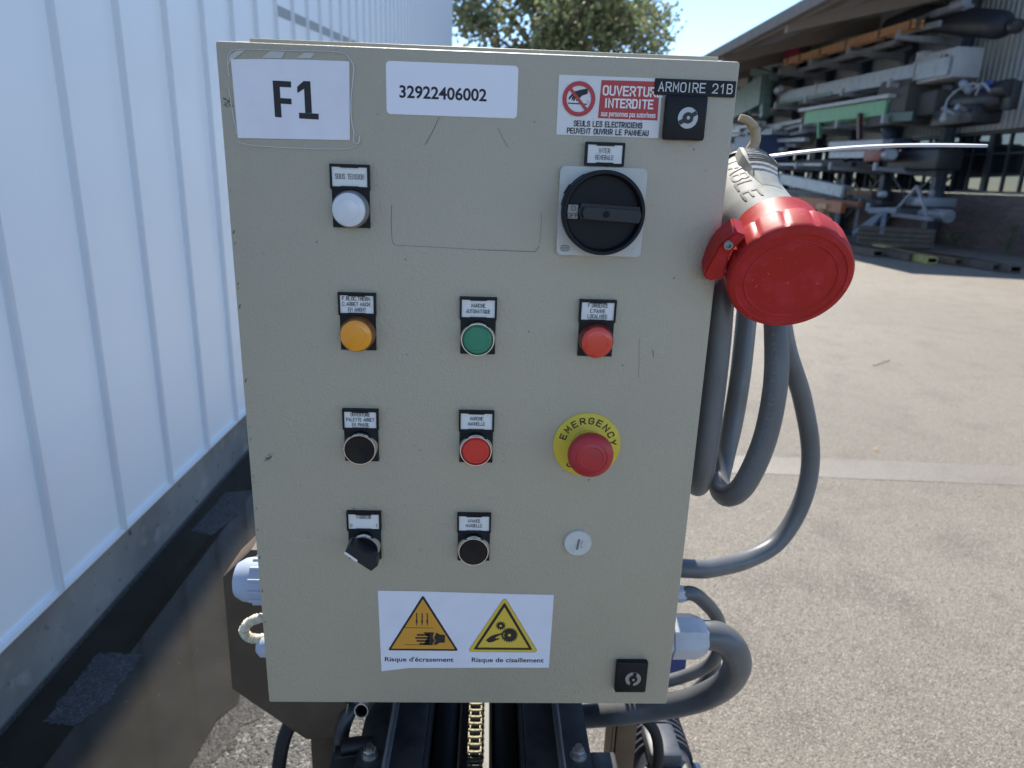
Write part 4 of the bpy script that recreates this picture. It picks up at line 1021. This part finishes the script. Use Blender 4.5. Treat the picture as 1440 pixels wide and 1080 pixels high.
# stickers
def quad(f, pts, y, m=0, th=.0003):
    f.prism([(x, Z(z)) for x, z in pts], y, y+th, m)
p = part('room_sign', 'white paper sign reading F1 in a clear pocket', (.055, 0, Z(.56)))
f = MB(); quad(f, [(.0112, .5872), (.035, .5883), (.070, .5890), (.1, .589), (.0985, .5325), (.012, .5312)], -.0007, 0, .0004)
def P2(pts): f.prism([(x, Z(z)) for x, z in pts], -.0009, -.0009, 1)
P2([(.0415, .5735), (.0417, .5475), (.0468, .5472), (.0466, .5735)][::-1]); 
P2([(.0466, .5735), (.0466, .5692), (.0553, .5690), (.0554, .5733)]); P2([(.0466, .5613), (.0466, .5572), (.0550, .5570), (.0550, .5611)])
P2([(.0598, .5697), (.0598, .5652), (.0650, .5685), (.0650, .5735), (.0652, .5742)][::-1]); P2([(.0650, .5740), (.0700, .5740), (.0702, .5512), (.0650, .5512)]); P2([(.0602, .5512), (.0752, .5510), (.0752, .5467), (.0602, .5470)])
f.build('paper', [M['paper'], M['ink']], p, smooth=False)
# clear pocket: thin glossy border strips and crinkled weld seams
f = MB()
po = [(.0075, .5935), (.103, .5955), (.1062, .527), (.0105, .5255)]
wl = MB()
def weld(pts, r_): wl.tube([(x, -.0007, Z(z)) for x, z in pts], r_, 6, sub=5)
weld([(.0985, .593), (.1030, .586), (.1022, .575), (.1003, .562), (.1002, .548), (.1018, .538), (.1012, .5315), (.1050, .5305), (.1062, .536)], .00045)
weld([(.012, .5285), (.018, .5268), (.03, .5258), (.06, .5252), (.095, .526), (.104, .529)], .00032)
weld([(.009, .575), (.0085, .585), (.011, .592), (.02, .5945), (.05, .5948), (.09, .5953), (.1, .592)], .0003)
weld([(.0078, .568), (.0095, .55), (.0115, .534)], .0003)
wl.build('pocket_weld', mat('clear_weld', (.55, .56, .55), .18), p)
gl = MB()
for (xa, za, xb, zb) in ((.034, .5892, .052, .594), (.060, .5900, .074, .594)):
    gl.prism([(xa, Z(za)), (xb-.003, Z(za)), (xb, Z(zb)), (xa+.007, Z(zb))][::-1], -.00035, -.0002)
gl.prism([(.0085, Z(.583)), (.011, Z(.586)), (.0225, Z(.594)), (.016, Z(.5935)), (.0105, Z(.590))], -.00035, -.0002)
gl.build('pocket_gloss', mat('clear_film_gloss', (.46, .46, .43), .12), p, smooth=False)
p = part('number_sticker', 'white rounded sticker numbered 32922406002', (.178, 0, Z(.571)))
f = MB().prism(rrect(.1275, .2285, Z(.5527), Z(.5905), .003), -.0005, 0)
f.text('32922406002', .1375, Z(.5693), -.0006, .0086, .0672, 1, .024, 'L', None, R(-.4))
f.build('sticker', [M['laminate'], M['ink']], p, smooth=False)
# prohibition sticker
p = part('prohibition_sticker', 'red and white sticker forbidding opening', (.30, 0, Z(.563)))
f = MB(); quad(f, [(.2600, .5855), (.3405, .5855), (.3410, .5420), (.2600, .5420)], -.0004)
Y1, Y2, Y3, Y4 = -.0006, -.0008, -.0010, -.0012
def ring(cx, cz, ro, ri, y, m, n=40):
    vs = [(cx+r_*math.cos(2*math.pi*i/n), y, Z(cz)+r_*math.sin(2*math.pi*i/n)) for r_ in (ro, ri) for i in range(n)]
    f.add(vs, [(i, n+i, n+(i+1) % n, (i+1) % n) for i in range(n)], m)
def pl(pts, y, m): f.prism([(x, Z(z)) for x, z in pts], y, y, m)
c0, c1 = .2762, .5686
# hand in the circle
k = .0255/250
def hp(pts, m=1, y=Y1):
    pl([(c0+(x-225)*k, c1-(y_-230)*k) for x, y_ in pts], y, m)
hp([(288, 155), (292, 190), (250, 205), (232, 222), (226, 236), (218, 238), (205, 225), (200, 205), (210, 172), (230, 165)][::-1])
hp([(212, 172), (185, 178), (172, 195), (150, 218), (146, 236), (156, 234), (172, 215), (186, 200), (205, 195)][::-1])
hp([(190, 195), (172, 222), (168, 238), (176, 238), (194, 212), (202, 200)][::-1]); hp([(200, 200), (186, 226), (180, 244), (190, 246), (204, 222), (212, 208)][::-1]); hp([(212, 210), (205, 232), (206, 246), (216, 240), (224, 222)][::-1])
hp([(145, 258), (145, 266), (290, 270), (290, 262)][::-1])
hp([(160, 146), (146, 163), (282, 318), (298, 300)][::-1], 2, Y2)
ring(c0, c1, .0128, .0096, Y3, 2)
pl([(.2930, .5828), (.3385, .5832), (.3390, .5550), (.2920, .5552)], Y1, 2)
f.stroke('OUVERTURE', .2950, Z(.5755), Y2, .0074, .0458, .00125, 3, 'L'); f.stroke('INTERDITE', .3155, Z(.5665), Y2, .0070, .0375, .00125, 3)
f.text('aux personnes pas autorisees', .3157, Z(.5590), Y2, .0042, .0430, 3, .02)
f.stroke('SEULS LES ELECTRICIENS', .3003, Z(.5508), Y1, .0044, .0535, .00072, 1); f.stroke('PEUVENT OUVRIR LE PANNEAU', .3005, Z(.5453), Y1, .0044, .0640, .00072, 1)
f.build('sticker', [mat('sticker_white', (.66, .65, .65), .55, var=[(160, (.45, .44, .43), .63, .70)]), M['ink'], M['red_print'], M['white_print']], p, smooth=False)
p = part('name_strip', 'black engraved strip reading ARMOIRE 21B', (.366, 0, Z(.579)))
f = MB(); f.box(.3345, .3978, -.0018, 0, Z(.5738), Z(.5855), bev=.0003); f.stroke('ARMOIRE 21B', .3663, Z(.5796), -.0020, .0072, .0575, .00082, 1)
f.build('strip', [M['black'], mat('engraved_white', (.6, .6, .6), .5)], p, smooth=False)
# hazard sticker
p = part('hazard_sticker', 'white paper with two triangular hazard signs', (.195, 0, Z(.085)))
f = MB(); quad(f, [(.1110, .1292), (.15, .1290), (.2, .1280), (.24, .1270), (.2785, .1268), (.2775, .0440), (.22, .0435), (.14, .0425), (.1125, .0385)], -.0005)
def rtri(cx, zt, zb, hw, r_, y, m):
    C = [(cx, zt-r_*2), (cx+hw-r_*1.75, zb+r_), (cx-hw+r_*1.75, zb+r_)]
    P = []
    for (x, z), a0 in zip(C, (150, 30, -90)):
        for i in range(7): a = R(a0-i*20); P.append((x+r_*math.cos(a), z+r_*math.sin(a)))
    pl(P, y, m)
t1 = .1535
rtri(t1, .1252, .0628, .0345, .0013, Y1, 1); rtri(t1, .1208, .0650, .0310, .0004, Y2, 2)
for dx in (-.0060, -.0008, .0042):
    pl([(t1+dx-.0005, .1055), (t1+dx+.0005, .1055), (t1+dx+.0005, .0975), (t1+dx-.0005, .0975)], Y3, 1); pl([(t1+dx-.0010, .0975), (t1+dx+.0010, .0975), (t1+dx, .0905)], Y3, 1)
pl([(.1358, .0893), (.1640, .0890), (.1640, .0886), (.1358, .0888)], Y3, 1); pl([(.1358, .0700), (.1640, .0700), (.1640, .0695), (.1358, .0695)], Y3, 1)
kk = .1688/1320
def h1(pts, m=1):
    pl([(.1110+(x-60)*kk, .1292-(z-60)*.0855/600*1.05) for x, z in pts][::1], Y3, m)
h1([(395, 362), (475, 362), (466, 400), (480, 425), (462, 455), (395, 455), (430, 400)]); 
for (xa, za) in ((345, 382), (332, 405), (342, 428), (364, 450)):
    hh = 6.5; h1([(xa, za-3), (xa+6, za-hh), (440, za-hh), (440, za+hh), (xa+6, za+hh), (xa, za+3)])
h1([(490, 362), (520, 378), (558, 380), (558, 440), (520, 440), (488, 458), (472, 452), (486, 425), (474, 400), (486, 382)])
t2 = .2315
rtri(t2, .1243, .0618, .0350, .0024, Y1, 1); rtri(t2, .1239, .0622, .0345, .0022, Y2, 3); rtri(t2, .1185, .0648, .0292, .0010, Y3, 1); rtri(t2, .1130, .0675, .0250, .0003, Y4, 3)
def gear(cx, cz, ro, ri, n, y, hole):
    P = []
    for i in range(n):
        for (r_, o_) in ((ri, -.30), (ro, -.16), (ro, .16), (ri, .30)):
            a = -(i+o_)*2*math.pi/n; P.append((cx+r_*math.cos(a), cz+r_*math.sin(a)))
    pl(P, y, 1); pl([(cx+hole*math.cos(-i*.4), cz+hole*math.sin(-i*.4)) for i in range(15)], y-.0002, 3)
Y5 = -.0014
gear(.2285, .0925, .0050, .0038, 12, Y5, .0012); gear(.2372, .0820, .0085, .0073, 20, Y5, .0015)
vs = []
for i in range(9):
    a = R(150+i*7.5); vs.append((a, .0055))
for (a0, r0), (a1, r1) in zip(vs[:-1], vs[1:]):
    pl([(.2372+.0058*math.cos(a), .0820+.0058*math.sin(a)) for a in (a0, a1)]+[(.2372+.0053*math.cos(a), .0820+.0053*math.sin(a)) for a in (a1, a0)], Y5-.0002, 3)
def h2(pts): pl([(.1110+(x-60)*kk, .1292-(z-60)*.0855/600*1.05) for x, z in pts], Y5, 1)
h2([(868, 416), (905, 385), (935, 372), (985, 362), (990, 368), (962, 384), (940, 395), (944, 402)]); h2([(868, 416), (944, 402), (972, 400), (974, 406), (945, 418), (925, 428), (892, 434)])
f.text("Risque d'écrasement", .1160, Z(.0527), Y1, .0050, .0672, 1, .02, 'L'); f.text('Risque de cisaillement', .2010, Z(.0527), Y1, .0050, .0710, 1, .02, 'L')
f.build('sticker', [M['paper'], mat('print_brown_black', (.022, .017, .014), .65), M['orange_print'], M['yellow_print']], p, smooth=False)

# ------------------------------------------------------------------ glands and fittings on the cabinet sides
def gland(name, o, ax, R_, L, m, hexn=6, label=None):
    p = part(name, label, o)
    MB().lathe([(R_*1.02, 0), (R_*1.02, L*.12)], o, ax, 24).build('washer', M['rubber'], p)
    MB().lathe([(R_, L*.12), (R_, L*.40), (R_*.97, L*.42)], o, ax, hexn).build('lock_nut', m, p)
    MB().lathe([(R_*.92, L*.42), (R_*1.0, L*.44), (R_*1.0, L*.80), (R_*.9, L*.90), (R_*.72, L)], o, ax, 8).build('dome_nut', m, p)
xr, xl = .396, .004
gland('cable_gland', (xr, .1, Z(.008)), (1, 0, 0), .0255, .072, M['gland'], 6, 'large pale grey hexagonal gland')
gland('cable_gland', (xr, .13, Z(.0445)), (1, 0, 0), .0105, .058, M['gland'], 6, 'small grey gland')
gland('cable_gland', (xr, .15, Z(.068)), (1, 0, 0), .0145, .046, M['gland'], 6, 'grey gland of the looped cable')
q = at(360, 815, .1); R_ = .0245
p = part('cable_gland', 'large pale blue grey domed gland on the left side', (xl, .1, q.z))
f = MB().lathe([(.0245, .001), (.0245, .046), (.0232, .054), (.0185, .062), (.012, .0645), (.0003, .065)], (xl, .1, q.z), (-1, 0, 0), 40)
for k in range(12):
    a = 2*math.pi*k/12; f.box(xl-.044, xl-.003, .1+math.cos(a)*.0245-.002, .1+math.cos(a)*.0245+.002, q.z+math.sin(a)*.0245-.002, q.z+math.sin(a)*.0245+.002, bev=.0006)
f.build('dome_nut', M['gland_blue'], p)
q = at(365, 908, .1)
p = part('cable_gland', 'small pale blue gland on the left side', (xl, .1, q.z))
MB().lathe([(.014, .001), (.014, .026), (.0125, .030), (.0125, .042), (.008, .047), (.0003, .0475)], (xl, .1, q.z), (-1, 0, 0), 24).build('dome_nut', M['gland_blue'], p)
# corrugated conduit loop on the left side
pts = [at(392, 862, .12), at(370, 868, .1), at(352, 874, .1), at(343, 886, .1), at(350, 896, .1), at(366, 898, .1), at(392, 892, .12)]
f = MB(); f.tube(pts, .005, 10, sub=10, rad=lambda u: .0052+.0009*math.cos(u*2*math.pi*26))
tag(f.build('conduit_loop', M['conduit'], angle=60), 'small cream corrugated conduit loop on the cabinet left side', 'conduit')
pts = [at(425, 985, .26), at(410, 1012, .26), at(398, 1045, .25), at(392, 1085, .24), at(393, 1140, .23)]
tag(MB().tube(pts, .0085, 10, flat=1.5).build('black_strap_cable', M['rubber']), 'black flat cable hanging below the clipped corner plate', 'cable')
# side bracket behind the cable
f = MB(); f.prism([(.4262, Z(.297)), (.4306, Z(.297)), (.4312, Z(.285)), (.4296, Z(.27)), (.4284, Z(.235)), (.4256, Z(.235)), (.4248, Z(.28))], .10, .106)
f.build('side_catch', M['gland'], cab)

# hook
hk = empty('hanging_hook', at(1050, 220, .1), 'weathered tan curved hook on the cabinet right side', 'hook')
pts = [at(1040, 165, .18), at(1052, 170, .18), at(1061, 182, .18), at(1062, 198, .18), at(1053, 213, .18), at(1036, 226, .185), at(1018, 229, .185)]
MB().tube(pts, .0046, 12, sub=8, rad=lambda u: .0036+.0018*min(1, u*2.2)).build('hook_strap', M['hook'], hk)
f = MB(); pc = at(1040, 223, .17); f.tube([pc+Vector((math.cos(t)*.016, -.012*math.sin(t)-.004, .006*math.sin(t)+.001*math.cos(t))) for t in [i*.5236 for i in range(13)]], .0022, 8, flat=1.4)
f.build('tie_loop', M['black'], hk)
# white zip tie tail
f = MB(); a, b = at(1052, 224, .165), at(1388, 205, .06)
N_ = 24; vs = []; fs = []
for i in range(N_+1):
    u = i/N_; c = a.lerp(b, u)+Vector((0, 0, .0055*math.sin(math.pi*u))); wv = Vector((0, .0024, .0008))*(1-.5*max(0, u-.9)*10); tv = Vector((0, -.0004, .0010))
    vs += [c-wv-tv, c+wv-tv, c+wv+tv, c-wv+tv]
for i in range(N_):
    for k in range(4): fs.append((4*i+k, 4*i+(k+1) % 4, 4*i+4+(k+1) % 4, 4*i+4+k))
fs += [(3, 2, 1, 0), (4*N_, 4*N_+1, 4*N_+2, 4*N_+3)]
f.add(vs, fs)
tag(f.build('zip_tie', M['tie'], smooth=False), 'long white zip tie tail sticking out right from the plug', 'zip tie')

# ------------------------------------------------------------------ red plug with its cable
C = at(1111, 393, Y=-.028)
vd = (C-CAM).normalized()
e1 = vd.cross(UP).normalized(); e2 = e1.cross(vd).normalized()
tdir = (e1*-.30+e2*.954).normalized(); TH = R(38)
AX = (vd*math.cos(TH)+tdir*math.sin(TH)).normalized()       # from the cap towards the cable end
E1 = (e1-AX*e1.dot(AX)).normalized(); E2 = AX.cross(E1)
if E2.dot(e2) < 0: E2 = -E2
K = (C-CAM).length/.58
def pf(u, v, s): return C+E1*u+E2*v+AX*s
pg = empty('power_plug', C, 'red capped power connector with pale grey body and coiled grey cable', 'power connector')
RC = 86*(C-CAM).dot(FW)/F_PX
def notch(t, k):
    x = (t*14/(2*math.pi)) % 1
    return (.0 if x < .84 else -.032) if k >= 2 else 0
f = MB()
f.lathe([(RC*.955, -.0008), (RC*.99, .0018), (RC, .0055), (RC, .024), (RC*.975, .028)], C, AX, 112, lobes=notch)
f.lathe([(RC*.685, .0065), (RC*.70, -.0008), (RC*.725, -.0016), (RC*.75, -.0002), (RC*.79, .0012), (RC*.83, .0004), (RC*.87, -.0018), (RC*.955, -.0008)], C, AX, 72, cap=False)
f.build('screw_cap', M['red_plast'], pg, angle=40)
f = MB(); f.lathe([(RC*.684, .0065), (RC*.672, .0036), (RC*.655, .0026), (.0003, .0023)], C, AX, 72, cap=False)
sq = [(-.017, -.017), (.019, -.013), (.014, .021), (-.02, .017)]
a = R(12)
def sqf(x, y, s): return pf(x*math.cos(a)-y*math.sin(a), x*math.sin(a)+y*math.cos(a), s)
for (x0, y0), (x1, y1) in zip(sq, sq[1:]+sq[:1]):
    f.bar(sqf(x0, y0, .0024), sqf(x1, y1, .0024), .0008, .0016, 0, AX)
f.build('cap_disc', M['red_plast'], pg, angle=40)
f = MB(); f.lathe([(RC*.86, .028), (RC*.80, .034), (RC*.775, .050), (RC*.76, .066), (RC*.70, .0675)], C, AX, 64); f.build('collar', M['red_plast'], pg)
# hinge lug on the left of the cap
f = MB()
lug = [(-.044, .030), (-.030, .043), (-.039, .049), (-.053, .038), (-.0665, .014), (-.063, .006), (-.050, .006)]
n = len(lug)
vs = [pf(x, y, .006) for x, y in lug]+[pf(x, y, .030) for x, y in lug]
f.add(vs, [tuple(range(n)), tuple(range(n, 2*n))[::-1]]+[(i, n+i, n+(i+1) % n, (i+1) % n) for i in range(n)])
bm = bmesh.new(); me_ = bpy.data.meshes.new('t'); me_.from_pydata(f.v, [], f.f); bm.from_mesh(me_); bmesh.ops.recalc_face_normals(bm, faces=bm.faces); bmesh.ops.bevel(bm, geom=bm.edges[:], offset=.0018, segments=2, affect='EDGES')
f = MB().frombm(bm); bpy.data.meshes.remove(me_)
f.build('hinge_lug', M['red_plast'], pg)
f = MB().lathe([(.0034, -.001), (.0034, .002), (.0022, .002), (.002, .0)], pf(-.045, .040, .004), -AX, 20); f.build('hinge_screw', M['lockm'], pg)
# grey body: rings along the axis, elliptical, drifting to the left
secs = [(.060, -.003, 0, .0355, .034), (.085, -.010, 0, .0365, .034), (.110, -.014, .001, .036, .033), (.135, -.016, .002, .034, .0305), (.152, -.016, .003, .031, .0285), (.166, -.016, .003, .027, .026), (.173, -.016, .003, .0225, .0225), (.176, -.016, .003, .017, .018)]
kR = RC/.05
f = MB(); n = 48; vs = []; fs = []
def body_pt(s, t, off=0):
    for (a, b) in zip(secs[:-1], secs[1:]):
        if a[0] <= s <= b[0]:
            u = (s-a[0])/(b[0]-a[0]); q = [a[i]+(b[i]-a[i])*u for i in range(5)]; break
    rx, ry = q[3]*kR+off, q[4]*kR+off
    return pf(q[1]+rx*math.cos(t), q[2]+ry*math.sin(t), s)
S_ = [.060+i*(.176-.060)/36 for i in range(37)]
for s in S_:
    for i in range(n): vs.append(body_pt(min(s, .1759), 2*math.pi*i/n))
for k in range(len(S_)-1):
    for i in range(n): fs.append((k*n+i, k*n+(i+1) % n, (k+1)*n+(i+1) % n, (k+1)*n+i))
fs.append(tuple((len(S_)-1)*n+i for i in range(n)))
f.add(vs, fs); f.build('plug_body', M['plug_grey'], pg, angle=50)
# grip pad: raised wedge with ridges on the upper side
f = MB(); t0 = R(62)
def padf(w_, s, hgt):
    return body_pt(s, t0+w_, hgt)
g0 = MB(); vs = []; fs = []
NS, NW = 20, 8
for i in range(NS+1):
    s = .098+.0735*i/NS; u = i/NS; hh = .0085*min(1, u*1.6)**1.2
    for j in range(NW+1):
        wv = (j/NW-.5)*1.15*(.45+.55*min(1, u*1.5)); e = 1-abs(j/NW-.5)*2
        vs.append(padf(wv, s, hh*min(1, e*4)+.0002))
for i in range(NS):
    for j in range(NW):
        q = i*(NW+1)+j; fs.append((q, q+1, q+NW+2, q+NW+1))
fs.append(tuple(NS*(NW+1)+j for j in range(NW+1)))
g0.add(vs, fs); g0.build('grip_pad', M['plug_grey'], pg, angle=50)
f = MB()
for i in range(8):
    s = .131+.0048*i
    f.tube([padf(-.34+.17*j, s, .0088) for j in range(5)], .0006, 6, smooth=False)
f.build('grip_ridges', mat('grip_groove', (.13, .125, .11), .7), pg)
# marker pen lettering down the left side
f = MB()
def wr(v):
    x, y, z = v          # x runs from the cable end to the cap, z across
    return body_pt(max(.062, .160-x), R(99)-z/.035, .0006)
f.stroke('TABLE', .0, .0, 0, .0155, .080, .0020, 0, 'L', wr, sub=.0015)
f.build('marker_lettering', M['ink'], pg, smooth=False)
# the cable: out of the body, two hanging coils, then into the lower gland
PE = pf(-.016, .003, .174)
path = [PE-AX*.01, PE+AX*.004, PE+Vector((0, .022, -.018)), PE+Vector((.0, .03, -.05)), at(1060, 330, .19), at(1052, 420, .17), at(1042, 520, .15), at(1031, 590, .14), at(1018, 645, .125), at(1011, 680, .10), at(1022, 697, .06), at(1046, 682, .035), at(1074, 622, .03), at(1090, 545, .03), at(1092, 470, .04), at(1086, 400, .06), at(1070, 320, .10),
        at(1050, 262, .16), at(1042, 270, .165), at(1030, 320, .10), at(1017, 400, .035), at(1010, 485, .028), at(1001, 567, .028), at(991, 645, .03), at(985, 672, .045), at(980, 682, .075), at(972, 660, .12), at(975, 600, .16), at(990, 480, .16), at(1010, 380, .16), at(1040, 300, .18), at(1070, 310, .19), at(1090, 400, .2), at(1106, 490, .2), at(1128, 560, .21), at(1140, 640, .22), at(1128, 705, .22), at(1095, 760, .21), at(1050, 787, .19), at(1000, 799, .16), at(975, 800, .15), Vector((.42, .15, Z(.068)))]
f = MB(); f.tube(path, .0112, 18, sub=10)
f.build('cable', M['cable'], pg)
fr_ = f.frames
# embossed sheath lettering on the front strand
f = MB(); fr0 = [q for q in fr_ if abs(q[0].y-.03) < .012 and q[0].x > .44 and 1.18 < q[0].z < 1.34]
if len(fr0) > 4:
    pA, pB = fr0[0][0], fr0[-1][0]
    if pA.z < pB.z: pA, pB = pB, pA
    def along(v):
        x, y, z = v; u = max(0, min(1, x/.11)); idx = u*(len(fr0)-1); fr_s = fr0 if fr0[0][0].z > fr0[-1][0].z else fr0[::-1]
        i = int(min(idx, len(fr_s)-2)); t = idx-i; p = fr_s[i][0].lerp(fr_s[i+1][0], t); T = (fr_s[i+1][0]-fr_s[i][0]).normalized()
        nv = (CAM-p); nv = (nv-T*nv.dot(T)).normalized(); sv_ = nv.cross(T); ang = (z+.002)/.0112
        return p+(nv*math.cos(ang)-sv_*math.sin(ang))*.01135
    f.text('LIGHT SHEATHED', .004, .0, 0, .0052, .10, 0, 0, 'L', along)
    f.build('sheath_lettering', mat('embossed_grey', (.14, .15, .16), .45), pg, smooth=False)

# thick lower hose and its slimmer companion
path = [Vector((.455, .1, Z(.008))), at(988, 893, .1), at(1012, 896, .1), at(1031, 912, .103), at(1036, 938, .118), at(1018, 964, .15), at(978, 984, .18), at(925, 995, .215), at(878, 1002, .235), at(838, 1006, .262), at(812, 1008, .275)]
tag(MB().tube(path, .0168, 20, sub=10).build('thick_cable', M['cable_blk']), 'thick dark grey cable looping from the large gland back under the cabinet', 'cable')
path = [Vector((.44, .13, Z(.0445))), Vector((.458, .13, Z(.0445))), at(990, 846, .14), at(1008, 868, .16), at(1014, 900, .19), at(1000, 932, .21), at(965, 950, .22), at(920, 962, .23), at(880, 970, .25)]
tag(MB().tube(path, .0085, 16, sub=10).build('slim_cable', M['cable']), 'slimmer grey cable looping behind the thick one below the small gland', 'cable')
path = [at(1004, 925, .24), at(1000, 950, .25), at(960, 985, .27), at(900, 1000, .28)]
tag(MB().tube(path, .010, 14, sub=8).build('inner_cable', M['cable_blk']), 'dark inner cable half hidden inside the thick cable loop', 'cable')
path = [at(905, 1008, .30), at(921, 1030, .295), at(926, 1060, .29), at(922, 1090, .29), at(915, 1140, .29)]
tag(MB().tube(path, .0085, 14, sub=8).build('motor_cable', M['rubber']), 'black cable hanging down in front of the gear motor', 'cable')
